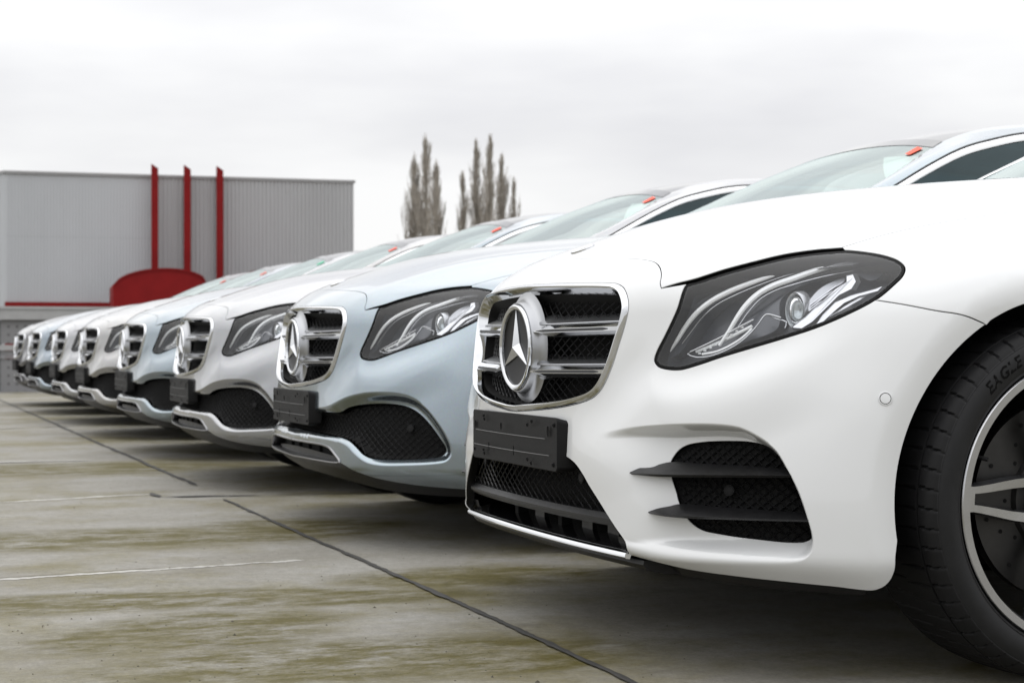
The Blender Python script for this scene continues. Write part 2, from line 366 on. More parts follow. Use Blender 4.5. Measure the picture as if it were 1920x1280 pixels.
# ------------------------------------------------------------------ outlines measured on the photograph (1920 px frame)
def zz(x0, y0, s, pts): return [(x0+a/s, y0+b/s) for a, b in pts]
def smooth_line(pts, step, closed=False):
    """Catmull-Rom through the points, resampled at about `step`"""
    P = np.array(pts, float); n = len(P); out = []
    for i in range(n if closed else n-1):
        p1, p2 = P[i], P[(i+1) % n]
        p0 = P[(i-1) % n] if closed or i > 0 else 2*p1-p2
        p3 = P[(i+2) % n] if closed or i+2 < n else 2*p2-p1
        l = np.linalg.norm(p2-p1); m = max(1, int(round(l/step)))
        d1 = max(np.linalg.norm(p1-p0), 1e-9)**.5; d2 = max(l, 1e-9)**.5; d3 = max(np.linalg.norm(p3-p2), 1e-9)**.5
        m1 = (p1-p0)/d1-(p2-p0)/(d1+d2)+(p2-p1)/d2; m2 = (p2-p1)/d2-(p3-p1)/(d2+d3)+(p3-p2)/d3
        m1 *= d2; m2 *= d2
        for k in range(m):
            t = k/m; t2, t3 = t*t, t*t*t
            out.append((2*t3-3*t2+1)*p1+(t3-2*t2+t)*m1+(-2*t3+3*t2)*p2+(t3-t2)*m2)
    if not closed: out.append(P[-1])
    return np.array(out)
def seg_dist(P, A, B):
    """distance from points to a set of segments (min over segments)"""
    best = np.full(len(P), 1e9)
    for a, b in zip(A, B):
        d = b-a; t = np.clip(((P-a)@d)/max(d@d, 1e-18), 0, 1)
        best = np.minimum(best, np.hypot(*(P-(a+t[:, None]*d)).T))
    return best
def inside(P, poly):
    x, y = P[:, 0], P[:, 1]; r = np.zeros(len(P), bool); q = np.roll(poly, -1, 0)
    for (x1, y1), (x2, y2) in zip(poly, q):
        if y1 == y2: continue
        c = ((y1 > y) != (y2 > y)) & (x < (x2-x1)*(y-y1)/(y2-y1)+x1); r ^= c
    return r
def sdist(P, poly):
    d = seg_dist(P, poly, np.roll(poly, -1, 0)); return np.where(inside(P, poly), d, -d)
def sstep(t): t = np.clip(t, 0, 1); return t*t*(3-2*t)
def inset(poly, d):
    """move a closed 2-d polygon inwards by d"""
    P = np.asarray(poly, float); a = P-np.roll(P, 1, 0); b = np.roll(P, -1, 0)-P
    ar = np.sum(P[:, 0]*np.roll(P[:, 1], -1)-np.roll(P[:, 0], -1)*P[:, 1])
    na = np.stack([-a[:, 1], a[:, 0]], 1); nb = np.stack([-b[:, 1], b[:, 0]], 1)
    na /= np.linalg.norm(na, axis=1, keepdims=True)+1e-12; nb /= np.linalg.norm(nb, axis=1, keepdims=True)+1e-12
    m = na+nb; m /= np.linalg.norm(m, axis=1, keepdims=True)+1e-9
    c = np.clip(np.sum(m*nb, 1), 0.5, 1)
    return P+m*(d/c)[:, None]*(1 if ar > 0 else -1)
HLz = lambda p: zz(1180, 440, 3.42857, p)
HL = smooth_line(HLz([(365,318),(420,302),(600,244),(800,190),(1000,142),(1200,112),(1330,100),(1385,97),(1500,107),(1640,132),(1730,166),(1770,208),(1760,258),(1700,322),(1580,420),
      (1400,515),(1200,600),(1000,665),(800,725),(600,785),(420,845),(330,868),(240,865),(180,845),(158,812),(170,760),(230,640),(300,490)]), 5, True)
SHUT_A = smooth_line([(1030,488),(1096,485),(1174,484.6),(1208,487),(1229,492.5),(1236.5,501),(1239.5,516),(1237,531),(1239.5,540.5)], 5)
HOODLAMP = smooth_line(HLz([(205,344),(300,314),(420,283),(600,224),(800,170),(1000,122),(1200,93),(1330,83),(1368,80)]), 6)
HOODFEND = smooth_line([(1579,463.5),(1636,446),(1727.5,424),(1819,408.5),(1917,394)], 8)
BUMPFEND = smooth_line([(1641,562.5),(1695,571),(1755,582.5),(1810,591.5),(1855,606.5)], 8)
GRILLE = smooth_line([(976,533),(1074,530),(1140,530),(1156,531.5),(1168,538),(1175.5,553),(1178.6,575),(1174,601),(1161,645),(1145,692),(1126,730),(1109.5,746),(1074,759),(1027,767),(962,772)], 6)
MOUTH = smooth_line(zz(840, 740, 4, [(660,425),(760,428),(870,455),(950,510),(1010,590),(1060,680),(1150,830),(1250,1010),(1340,1165),(1362,1192)]), 5)
V1 = lambda p: zz(1140, 760, 3.42857, p)
SCOOP = smooth_line(V1([(-120,190),(0,172),(200,145),(500,127),(720,128),(850,145),(950,190),(1040,250),(1090,300),(1150,400),(1230,560),(1290,740),(1318,850),(1312,930),(1270,985),(1180,1018),(900,1030),(500,1008),(200,965),(60,900),(-60,700),(-140,400)]), 6, True)
VENT = smooth_line(V1([(405,360),(450,292),(500,258),(600,237),(800,229),(930,237),(1030,265),(1085,312),(1148,405),(1208,525),(1266,680),(1304,810),(1305,852),(1270,872),(1180,878),(1000,862),(700,822),(600,797),(540,757),(510,725),(455,620),(440,560),(415,480),(398,410)]), 5, True)
BOTTOM_A = smooth_line([(1683,1044),(1680,1074),(1668,1095),(1645,1106),(1560,1099),(1480,1091),(1380,1080),(1290,1067),(1215,1049),(1182,1040)], 8)
C2 = lambda p: zz(500, 640, 4.2658, p)
INTAKE = smooth_line(C2([(330,563),(480,565),(585,564),(640,532),(720,511),(850,499),(1000,501),(1110,522),(1200,571),(1290,661),(1370,771),(1418,848),(1420,885),(1390,915),(1300,932),(1100,944),(900,942),(820,934),(760,904),(700,840),(650,797),(600,772),(520,757),(330,715)]), 4)
SCOOP2 = smooth_line(C2([(-900,555),(200,548),(480,524),(560,490),(640,455),(760,425),(900,415),(1050,422),(1160,455),(1260,530),(1350,640),(1420,750),(1462,850),(1462,915),(1420,960),(1330,978),(1100,990),(880,988),(770,960),(680,890),(630,835),(560,800),(450,775),(200,745),(-900,740)]), 5, True)
SLOT = smooth_line(C2([(205,778),(330,800),(430,818),(490,842),(535,895),(572,948),(574,968),(540,972),(420,955),(300,932),(205,914)]), 4)
BOTTOM_S = smooth_line(C2([(1950,1205),(1750,1196),(1520,1180),(1250,1158),(1000,1122),(850,1090),(740,1055),(660,1022),(615,992)]), 8)
WY, WZ, WR, ARCH = 0.785, 0.340, 0.340, 0.386
YREAR = WY+2.94
def Q(uv, k=0): return qpsi(cast(uv, k))
def side_pts(yz):
    """(y, z) on the car's flank -> fan coordinates"""
    yz = np.array(yz, float); x = np.full(len(yz), .91)
    for _ in range(6):
        c = qpsi(np.column_stack([x, yz])); x = S0(c[:, 0], c[:, 1])[:, 0]
    return qpsi(np.column_stack([x, yz]))
def arch(a0, a1, yc=WY, n=40):
    a = np.radians(np.linspace(a0, a1, n)); return side_pts(np.column_stack([yc-ARCH*np.cos(a), WZ+ARCH*np.sin(a)]))
def top_pts(xy):
    xy = np.array(xy, float); z = np.full(len(xy), .95)
    for _ in range(8):
        c = qpsi(np.column_stack([xy, z])); P = S0(c[:, 0], c[:, 1]); z = z+(Top(xy[:, 0], xy[:, 1])-z)*.5 if _ < 1 else P[:, 2]
    return c
def centre(z):
    """fan coordinates of the centre line at height z (front face)"""
    p = np.linspace(-.35, .7, 2000); P = S0(np.zeros(2000), p); i = np.argmin(np.abs(P[:, 2]-z)); return np.array([0.0, p[i]])
def line2(a, b, n): return np.array([a+(b-a)*t for t in np.linspace(0, 1, n)])
def chain(*parts):
    out = []
    for p in parts:
        for q in np.atleast_2d(p):
            if not out or np.hypot(*(q-out[-1])) > 1.2e-3: out.append(q)
    if np.hypot(*(out[0]-out[-1])) < 1.2e-3: out.pop()
    return np.array(out)

def tri_patch(outer, holes, h, fine=None, hf=0.003, creases=()):
    """triangulate a region of the (q, psi) plane: exact outlines, even inner points"""
    loops = [outer]+list(holes); pts = []; edges = []
    A = []; B = []
    for lp in loops:
        b = len(pts); n = len(lp); pts += [tuple(p) for p in lp]; edges += [(b+i, b+(i+1) % n) for i in range(n)]
        A.append(lp); B.append(np.roll(lp, -1, 0))
    for lp in creases:
        ok = inside(lp, outer)
        for hl in holes: ok &= ~inside(lp, hl)
        dd = seg_dist(lp, np.concatenate(A), np.concatenate(B)); ok &= dd > .0012; n = len(lp); ids = {}
        for i in range(n):
            if ok[i]: ids[i] = len(pts); pts.append(tuple(lp[i]))
        for i in range(n):
            j = (i+1) % n
            if i in ids and j in ids and np.hypot(*(lp[i]-lp[j])) < .03: edges.append((ids[i], ids[j])); A.append(lp[i:i+1]); B.append(lp[j:j+1])
    A = np.concatenate(A); B = np.concatenate(B)
    def grid(h):
        q0, p0 = outer.min(0); q1, p1 = outer.max(0); g = []; k = 0; p = p0
        while p < p1:
            rho = max(math.cos(p)*(0.95 if p < 0.35 else 0.75), 0.12)
            st = h/rho if True else h
            st = min(st, 0.25); qs = np.arange(q0+(k % 2)*st*.5, q1, st); g.append(np.column_stack([qs, np.full(len(qs), p)]))
            p += h/(0.95 if p < 0.35 else 0.6); k += 1
        return np.concatenate(g)
    G = grid(h)
    if fine is not None:
        F_ = grid(hf); F_ = F_[fine(F_)]; G = G[~fine(G)] if len(F_) else G
        G = np.concatenate([G, F_])
    ok = inside(G, outer)
    for hl in holes: ok &= ~inside(G, hl)
    G = G[ok]; dd = seg_dist(G, A, B)
    thr = np.where(fine(G), hf*.45, h*.4) if fine is not None else h*.4
    G = G[dd > thr]
    allp = [Vector(p) for p in pts]+[Vector(p) for p in G]
    V, E, T, *_ = delaunay_2d_cdt(allp, edges, [], 0, 1e-7)
    V = np.array([tuple(v) for v in V]); T = np.array([t for t in T if len(t) == 3])
    c = V[T].mean(1); ok = inside(c, outer)
    for hl in holes: ok &= ~inside(c, hl)
    return V, T[ok]
def vnormals(P, T):
    n = np.cross(P[T[:, 1]]-P[T[:, 0]], P[T[:, 2]]-P[T[:, 0]]); N_ = np.zeros_like(P)
    for k in range(3): np.add.at(N_, T[:, k], n)
    return N_/(np.linalg.norm(N_, axis=1, keepdims=True)+1e-20)
def arch_chamfer(P):
    out = np.zeros(len(P))
    for yc in (WY, YREAR):
        r = np.hypot(P[:, 1]-yc, P[:, 2]-WZ); out += 0.013*np.clip((0.436-r)/0.05, 0, 1)**1.3*(np.abs(P[:, 0]) > .6)
    return out
CHEEK = smooth_line([(930, 835), (1050, 806), (1120, 772), (1175, 728), (1226, 690), (1260, 702), (1300, 700), (1350, 686), (1430, 657), (1520, 622), (1600, 585), (1660, 553), (1760, 500)], 10)
def cheek(P0):
    """the cheek of the bumper swells out below the lamp and below the line from lamp to plate"""
    A = np.column_stack([np.abs(P0[:, 0]), P0[:, 1:]]); uv = project(A, 0); d = np.zeros(len(P0))
    m = (uv[:, 0] > 950) & (uv[:, 0] < 1640) & (uv[:, 1] > 560) & (uv[:, 1] < 960) & (A[:, 1] < .42) & (A[:, 2] < .70)
    if m.any():
        q = uv[m]; s = seg_dist(q, CHEEK[:-1], CHEEK[1:]); vl = np.interp(q[:, 0], CHEEK[:, 0], CHEEK[:, 1]); s = np.where(q[:, 1] > vl, s, -s)
        fade = sstep((q[:, 0]-1040)/230)*sstep((1630-q[:, 0])/190)
        out = sstep((s+6)/62)*(1-sstep((s-55)/110)); dip = np.exp(-((s+22)/26)**2)*sstep((1225-q[:, 0])/60)*sstep((q[:, 0]-1040)/50)
        d[m] = (-.0135*out+.0055*dip)*fade
    return d
def shape(V2, disp=None, lev=0.0, use_cheek=True):
    P0 = S0(V2[:, 0], V2[:, 1], lev); n0 = grad(P0); d = np.zeros(len(P0))
    d = d+arch_chamfer(P0)
    if lev == 0 and use_cheek: d = d+cheek(P0)
    if disp is not None: d = d+disp(P0)
    return P0-n0*d[:, None], n0, d
def build(name, V2, T, mat, parent=None, disp=None, lev=0.0, mirror=True, flange=0.022, gap=0.0018, both=False, flip_side=False, use_cheek=False):
    P, n0, d = shape(V2, disp, lev, use_cheek)
    # orientation
    tn = np.cross(P[T[:, 1]]-P[T[:, 0]], P[T[:, 2]]-P[T[:, 0]]); bad = np.sum(tn*n0[T].mean(1), 1) < 0
    T = T.copy(); T[bad] = T[bad][:, ::-1]
    nv = vnormals(P, T); use = (np.abs(d) > 1e-6)
    Nn = np.where(use[:, None], nv, n0)
    if flip_side:                                  # the same panel on the other flank
        P = P*[-1, 1, 1]; Nn = Nn*[-1, 1, 1]; T = T[:, ::-1]
    elif mirror:
        k = len(P); P = np.concatenate([P, P*[-1, 1, 1]]); Nn = np.concatenate([Nn, Nn*[-1, 1, 1]]); T = np.concatenate([T, T[:, ::-1]+k])
    key = np.round(P/2e-5).astype(np.int64); _, first, inv = np.unique(key, axis=0, return_index=True, return_inverse=True)
    inv = inv.reshape(-1); P = P[first]; Nn = Nn[first]; mid = np.abs(P[:, 0]) < 1e-4
    T = inv[T]; T = T[(T[:, 0] != T[:, 1]) & (T[:, 1] != T[:, 2]) & (T[:, 0] != T[:, 2])]
    if mirror and not flip_side: Nn[mid, 0] = 0; Nn /= np.linalg.norm(Nn, axis=1, keepdims=True)+1e-12
    faces = T.tolist(); nblack = 0
    if flange:
        E = np.concatenate([T[:, [0, 1]], T[:, [1, 2]], T[:, [2, 0]]]); ks = {}
        for a, b in E.tolist(): ks[(a, b)] = 1
        be = [(a, b) for (a, b) in ks if (b, a) not in ks]
        o = np.zeros_like(P)
        for a, b in be:
            t = P[b]-P[a]; t = t/(np.linalg.norm(t)+1e-12); w = np.cross(t, Nn[a]); o[a] += w; o[b] += w
        ids = sorted({i for e_ in be for i in e_}); ix = {v: j for j, v in enumerate(ids)}
        oo = o[ids]; oo /= np.linalg.norm(oo, axis=1, keepdims=True)+1e-12
        P[ids] -= oo*gap
        n1 = Nn[ids]; p0 = P[ids]; m = len(ids); b0 = len(P)
        r1 = p0-n1*0.0004+oo*0.0006; r2 = p0-n1*0.0022+oo*0.0009; r3 = p0-n1*flange+oo*0.0009
        mid1 = n1*.7+oo*.7
        P = np.concatenate([P, r1, r2, r3]); Nn = np.concatenate([Nn, mid1, oo, oo])
        for a, b in be:
            ia, ib = ix[a], ix[b]
            faces += [(b, a, b0+ia, b0+ib), (b0+ib, b0+ia, b0+m+ia, b0+m+ib)]
        for a, b in be:
            ia, ib = ix[a], ix[b]; faces.append((b0+m+ib, b0+m+ia, b0+2*m+ia, b0+2*m+ib)); nblack += 1  # deep edge faces blackened: the gap's shade put in as colour
    if nblack: return mesh_obj(name, P, faces, None, parent, normals=Nn, mats=[mat, M['seal']], midx=[0]*(len(faces)-nblack)+[1]*nblack)
    return mesh_obj(name, P, faces, mat, parent, normals=Nn)
def trace(uv, k, disp):
    """like Q(), for outlines that lie on the displaced (recessed) surface"""
    uv = np.asarray(uv, float); g = uv.copy()
    for _ in range(6):
        c = qpsi(cast(g, k)); P, _n, _d = shape(c, disp); g = g+0.8*(uv-project(P, k))
    return c
# --- recesses pressed into the two bumpers
def recess_sport(P0):
    A = P0*[1, 1, 1]; A = np.column_stack([np.abs(A[:, 0]), A[:, 1:]]); uv = project(A, 0); d = np.zeros(len(P0))
    m = (uv[:, 0] > 1090) & (uv[:, 0] < 1545) & (uv[:, 1] > 780) & (uv[:, 1] < 1075) & (A[:, 1] < .42)
    if m.any():
        s = sdist(uv[m], SCOOP); u, v = uv[m].T
        d[m] = 0.046*sstep((s+1)/15)*sstep((1062-v)/52)*sstep((u-1120)/150)**1.1
    return d
def recess_plain(P0):
    A = np.column_stack([np.abs(P0[:, 0]), P0[:, 1:]]); uv = project(A, 1); d = np.zeros(len(P0))
    m = (uv[:, 0] > 480) & (uv[:, 0] < 860) & (uv[:, 1] > 725) & (uv[:, 1] < 885) & (A[:, 1] < .45)
    if m.any():
        s = sdist(uv[m], SCOOP2); d[m] = 0.030*sstep((s+1)/17)
    return d
# ------------------------------------------------------------------ car parts (built once, then copied car by car)
PARTS_COMMON, PARTS_SPORT, PARTS_PLAIN = [], [], []
def reg(o, *lists):
    for l in lists: l.append(o)
    return o
def nearest(poly, p): return int(np.argmin(np.hypot(*(np.asarray(poly)-np.array(p)).T)))
# shared outlines in fan coordinates
qHL = Q(HL); qSA = Q(SHUT_A); qHP = Q(HOODLAMP); qHF = Q(HOODFEND); qBF = Q(BUMPFEND); qGR = Q(GRILLE)
qGR = qGR[qGR[:, 0] > 0.012]; qSA = qSA[qSA[:, 0] > 0.012]
G_TOP, G_BOT, SH_C = np.array([0, qGR[0, 1]]), np.array([0, qGR[-1, 1]]), np.array([0, qSA[0, 1]])
i1 = nearest(HL, (1641, 563)); i2 = nearest(HL, (1584, 468.5))
hl_low = np.concatenate([qHL[:1], qHL[:i1-1:-1]])            # inner top corner, down the inner edge, along the bottom
hl_out = qHL[i2:i1+1]                                        # over the top round the tip
a_front = arch(58.7, -9.0, n=42)
hood_rear = top_pts([(.735, 1.44), (.66, 1.425), (.5, 1.395), (.35, 1.375), (.2, 1.362), (.1, 1.357)])
hf_back = top_pts([(.668, .90), (.69, 1.02), (.705, 1.16), (.72, 1.30), (.733, 1.43)])
PI2 = math.pi/2-1e-4
q_mid = np.concatenate([np.column_stack([np.linspace(PI2+.357, PI2, 10), np.full(10, math.pi/2)]),
                        np.column_stack([np.linspace(PI2-.15, 0, 10), np.full(10, math.pi/2)])])
hood = chain(line2(SH_C, np.array([0, math.pi/2]), 60)[::-1][:-1], SH_C, qSA, qHP, qHF, hf_back, hood_rear, q_mid)
V2, T2 = tri_patch(hood, [], 0.016)
bonnet = reg(build('bonnet', V2, T2, M['white'], flange=0.02, gap=0.0022), PARTS_COMMON)

door_line = side_pts([(1.44, z) for z in np.linspace(.90, .22, 14)])
fender = chain(hl_out, qBF, arch(58.7, 200.5, n=70), side_pts([(1.25, .205), (1.42, .205)]), door_line[::-1],
               top_pts([(.80, 1.44), (.76, 1.44)]), hf_back[::-1], qHF[::-1])
V2, T2 = tri_patch(fender, [], 0.014)
reg(build('fender', V2, T2, M['white'], mirror=False, gap=0.0024), PARTS_COMMON)
reg(build('fender', V2, T2, M['white'], mirror=False, flip_side=True, gap=0.0024), PARTS_COMMON)

def clipq(c): c = c.copy(); c[:, 0] = np.clip(c[:, 0], 0, None); return c
upper = [SH_C, qSA, hl_low, qBF, a_front]
qMO = Q(MOUTH); qBA = Q(BOTTOM_A); qV = trace(VENT, 0, recess_sport)
mo_c = np.array([0, qMO[0, 1]])
sport = chain(*upper, qBA, qMO[::-1], line2(mo_c, G_BOT, 8), qGR[::-1], line2(G_TOP, SH_C, 6)[:-1])
qSC = Q(SCOOP)
def fine_sport(G): return ((G[:, 0] > .42) & (G[:, 0] < .80) & (G[:, 1] > -.275) & (G[:, 1] < .035))
cr1 = [Q(smooth_line(inset(SCOOP, d), 5, True)) for d in (-2.5, -1, 1, 3, 5, 7, 9, 11, 13.5, 15.5)]
V2, T2 = tri_patch(sport, [qV], 0.009, fine_sport, 0.0042, cr1)
reg(build('front_bumper', V2, T2, M['white'], disp=recess_sport, gap=0.0014, use_cheek=True), PARTS_SPORT)

qIN = clipq(trace(INTAKE, 1, recess_plain)); qSL = clipq(Q(SLOT, 1)); qBS = Q(BOTTOM_S, 1)
in_t, in_b = np.array([0, qIN[0, 1]]), np.array([0, qIN[-1, 1]])
sl_t, sl_b = np.array([0, qSL[0, 1]+.004]), np.array([0, qSL[-1, 1]])
j_end = int(np.argmax(qSL[:, 0]))
a_front2 = arch(58.7, -22.0, n=48)
plain = chain(SH_C, qSA, hl_low, qBF, a_front2, qBS[qBS[:, 0] < a_front2[-1, 0]-.01], qSL[:j_end+1][::-1], line2(sl_t, in_b, 5), qIN[::-1],
              line2(in_t, G_BOT, 6), qGR[::-1], line2(G_TOP, SH_C, 6)[:-1])
def fine_plain(G): return (G[:, 0] > .22) & (G[:, 0] < .80) & (G[:, 1] > -.24) & (G[:, 1] < .05)
cr2 = [Q(smooth_line(inset(SCOOP2, d), 4, True), 1) for d in (-2.5, -1, 1.5, 4, 7, 10, 13, 16)]
V2, T2 = tri_patch(plain, [], 0.010, fine_plain, 0.006, cr2)
reg(build('front_bumper', V2, T2, M['white'], disp=recess_plain, gap=0.0014, use_cheek=True), PARTS_PLAIN)

# doors and rear body (coarser, smooth)
belt = lambda y: .935+.028*(y-1.44)
def flank(y0, y1):
    ys = np.linspace(y0, y1, 12)
    return chain(side_pts([(y, .205) for y in ys]), side_pts([(y1, z) for z in np.linspace(.205, belt(y1), 12)]),
                 side_pts([(y, belt(y)) for y in ys[::-1]]), side_pts([(y0, z) for z in np.linspace(belt(y0), .205, 12)]))
for y0, y1 in ((1.44, 2.50), (2.50, 3.30)):
    V2, T2 = tri_patch(flank(y0, y1), [], 0.05)
    for fs in (False, True): reg(build('door', V2, T2, M['white'], mirror=False, flip_side=fs), PARTS_COMMON)
_tail = lambda psi: np.array([QMAX-1e-6, psi])
rear = chain(side_pts([(3.30, .205)]), arch(-20.5, 200.5, YREAR, 60), side_pts([(4.2, .24), (4.4, .25), (4.55, .26)]), line2(side_pts([(4.6, .26)])[0], _tail(-.22), 12)[1:],
             line2(_tail(-.22), _tail(.86), 24), line2(_tail(.86), top_pts([(.72, 4.34)])[0], 14), top_pts([(.80, 4.2)]), side_pts([(y, belt(y)) for y in np.linspace(4.1, 3.30, 10)]),
             side_pts([(3.30, z) for z in np.linspace(.95, .205, 12)]))
V2, T2 = tri_patch(rear, [], 0.045)
reg(build('rear_body', V2, T2, M['white']), PARTS_COMMON)

# black backing sheet, added to keep all the shut lines dark
def ring_grid(q0, q1, p0, p1, nq, np_):
    qs, ps = np.linspace(q0, q1, nq), np.linspace(p0, p1, np_); A, B = np.meshgrid(qs, ps); V = np.column_stack([A.ravel(), B.ravel()])
    T = []
    for j in range(np_-1):
        for i in range(nq-1):
            a = j*nq+i; T += [(a, a+1, a+nq+1), (a, a+nq+1, a+nq)]
    return V, np.array(T)
V2, T2 = ring_grid(0, 2.0, -.27, 1.3, 130, 80)
c = V2[T2].mean(1); Pc = S0(c[:, 0], c[:, 1]); keep = ~inside(c, inset(qHL, -.004))
grl = np.concatenate([[G_TOP], qGR, [G_BOT]])
keep &= ~inside(c, np.concatenate([grl, [G_BOT-[.2, 0]], [G_TOP-[.2, 0]]]))
keep &= np.hypot(Pc[:, 1]-WY, Pc[:, 2]-WZ) > .42
keep &= Pc[:, 2] > .50
reg(build('gap_backing', V2, T2[keep], M['dark'], lev=.028, flange=0), PARTS_COMMON)

# ---- grille
def loop3(c):
    """mirror a half outline (centre -> centre) into a closed 3-d loop with normals"""
    P = S0(c[:, 0], c[:, 1]); n = grad(P); m = slice(1, -1)
    return np.concatenate([P, (P*[-1, 1, 1])[::-1][m]]), np.concatenate([n, (n*[-1, 1, 1])[::-1][m]])
gh = np.concatenate([[G_TOP], qGR, [G_BOT]])
gP, gN = loop3(gh)
def sweep_loop(P, n, prof, name, mat, parent=None, closed=True, smooth=True, sharp=50):
    """prof: (inset towards the middle, height above the surface)"""
    t = np.roll(P, -1, 0)-np.roll(P, 1, 0)
    if not closed: t[0] = P[1]-P[0]; t[-1] = P[-1]-P[-2]
    t /= np.linalg.norm(t, axis=1, keepdims=True); o = np.cross(t, n); o /= np.linalg.norm(o, axis=1, keepdims=True)
    ctr = P.mean(0)
    if np.mean(np.sum(o*(ctr-P), 1)) < 0: o = -o
    V = np.concatenate([P+o*a+n*b for a, b in prof]); m = len(P); F = []
    for k in range(len(prof)-1):
        for i in range(m if closed else m-1):
            j = (i+1) % m; F.append((k*m+i, k*m+j, (k+1)*m+j, (k+1)*m+i))
    return mesh_obj(name, V, F, mat, parent, smooth=smooth, sharp=sharp)
reg(sweep_loop(gP, gN, [(.0003, -.012), (.0005, -.0005), (.0015, .0012), (.0110, .0058), (.0128, .0060), (.0142, .0046), (.0150, .001), (.0152, -.020)], 'grille_frame', M['chrome']), PARTS_COMMON)
reg(sweep_loop(gP, gN, [(.0145, -.012), (.0165, -.046), (.030, -.085)], 'grille_shroud', M['dark']), PARTS_COMMON)
def ins_half(c, d):
    """inset of the half outline, kept on the centre line"""
    full = np.concatenate([c, (c*[-1, 1])[::-1][1:-1]]); r = inset(full, d)[:len(c)]; r[0, 0] = r[-1, 0] = 0; return r
gi = ins_half(gh, .018)
gfull = np.concatenate([gi, (gi*[-1, 1])[::-1][1:-1]])
def lattice(poly, lev, w, h, r, name, mat, parent=None, disp=None, ripple=.22, sides=4):
    """scalloped wire mesh trimmed to an outline in fan coordinates (both signs of q allowed)"""
    q0, p0 = poly.min(0); q1, p1 = poly.max(0); mb = MB(); segs = []
    ni, nj = int((q1-q0)/w)+3, int((p1-p0)/h)+3
    for j in range(-1, nj):
        for i in range(-1, ni):
            x = q0+(i+(j % 2)*.5)*w; y = p0+j*h
            for sx in (-.5, .5):
                a = np.array([x, y]); b = np.array([x+sx*w, y+h]); m = (a+b)/2+np.array([sx*w*ripple*.5, h*ripple*.6])
                segs.append((a, m, b))
    Sg = np.array(segs); ok = inside(Sg[:, 1], poly); Sg = Sg[ok]
    flat = Sg.reshape(-1, 2); P = S0(np.abs(flat[:, 0]), flat[:, 1], lev)
    if disp is not None:
        Pb = S0(np.abs(flat[:, 0]), flat[:, 1]); P = Pb-grad(Pb)*(disp(Pb)+lev)[:, None]
    P[:, 0] *= np.sign(flat[:, 0]+1e-12)
    n = grad(P*[1, 1, 1]) if False else None
    P = P.reshape(-1, 3, 3)
    # flat-backed ribs: triangular section standing out towards the front
    A, Mm, B = P[:, 0], P[:, 1], P[:, 2]; V = []; F = []
    t = B-A; t /= np.linalg.norm(t, axis=1, keepdims=True); out = np.array([0, -1.0, 0])
    qn = Sg[:, 1, 0]; out = np.stack([np.sin(qn), -np.cos(qn), np.zeros_like(qn)], 1)
    s = np.cross(t, out)
    V = np.concatenate([A+s*r, A+out*r*1.6, A-s*r, Mm+s*r, Mm+out*r*1.6, Mm-s*r, B+s*r, B+out*r*1.6, B-s*r]); k = len(A)
    i_ = np.arange(k)
    for a in (0, 3):
        for u, v in ((0, 1), (1, 2)):
            F += np.column_stack([i_+(a+u)*k, i_+(a+v)*k, i_+(a+3+v)*k, i_+(a+3+u)*k]).tolist()
    return mesh_obj(name, V, F, mat, parent, smooth=False)
def filled(poly, lev, h, name, mat, disp=None, mirror=True, clip_q0=False):
    V2, T2 = tri_patch(poly, [], h); return build(name, V2, T2, mat, disp=disp, lev=lev, mirror=mirror, flange=0)
M['mesh'] = vary(principled('grille_mesh_black', (0.012, 0.012, 0.0125), 0.4, spec=0.35), 50, 0.2, 0.05)
half_poly = lambda c: chain(c, line2(c[-1], c[0], 12)[1:-1])
reg(lattice(gfull, .042, .0345, .0105, .0012, 'grille_mesh', M['mesh']), PARTS_COMMON)
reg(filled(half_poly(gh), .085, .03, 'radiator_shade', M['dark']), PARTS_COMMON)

# ---- badge, hub and louvres
BZ = 0.6265
def lathe_y(prof, n, name, mat, parent=None, cz=BZ, cx=0.0, cy=0.0, sharp=40):
    mb = MB(); mb.lathe(prof, n, 'y', (cx, cy, cz)); return mb.obj(name, mat, parent, smooth=True, sharp=sharp)
badge = reg(lathe_y([(.0930, .016), (.0942, .006), (.0934, .0018), (.0905, -.0002), (.0865, .0003), (.0832, .003), (.0822, .010)], 96, 'badge_ring', M['chrome']), PARTS_COMMON)
reg(lathe_y([(.0828, .0075), (.070, .0095), (.03, .0105), (0.0, .0105)], 64, 'badge_dish', M['badge_black']), PARTS_COMMON)
v = [(0, -.0035, BZ)]; f = []
for i in range(3):
    a = math.pi/2+i*2*math.pi/3; v.append((math.cos(a)*.0825, .0055, BZ+math.sin(a)*.0825))
for i in range(3):
    a = math.pi/2+i*2*math.pi/3+math.pi/3; v.append((math.cos(a)*.0185, .0075, BZ+math.sin(a)*.0185))
for i in range(3):
    f += [(0, 1+i, 4+i), (0, 4+(i+2) % 3, 1+i)]
bk = [(p[0], .0100, p[2]) for p in v[1:]]; v += bk
for i in range(3):
    f += [(1+i, 7+i, 10+i, 4+i), (4+(i+2) % 3, 10+(i+2) % 3, 7+i, 1+i)]
reg(mesh_obj('badge_star', v, f, M['chrome']), PARTS_COMMON)
reg(lathe_y([(.0925, .014), (.0955, .0070), (.0978, .0072), (.0998, .012), (.1015, .020), (.1050, .026), (.1120, .0305), (.1215, .0325)], 96, 'badge_hub', M['satin']), PARTS_COMMON)
def gy(x, z):
    """front plane of the grille"""
    c = qpsi(np.array([[x, .05, z]])); return float(S0(np.abs(c[:, 0]), c[:, 1])[0, 1])
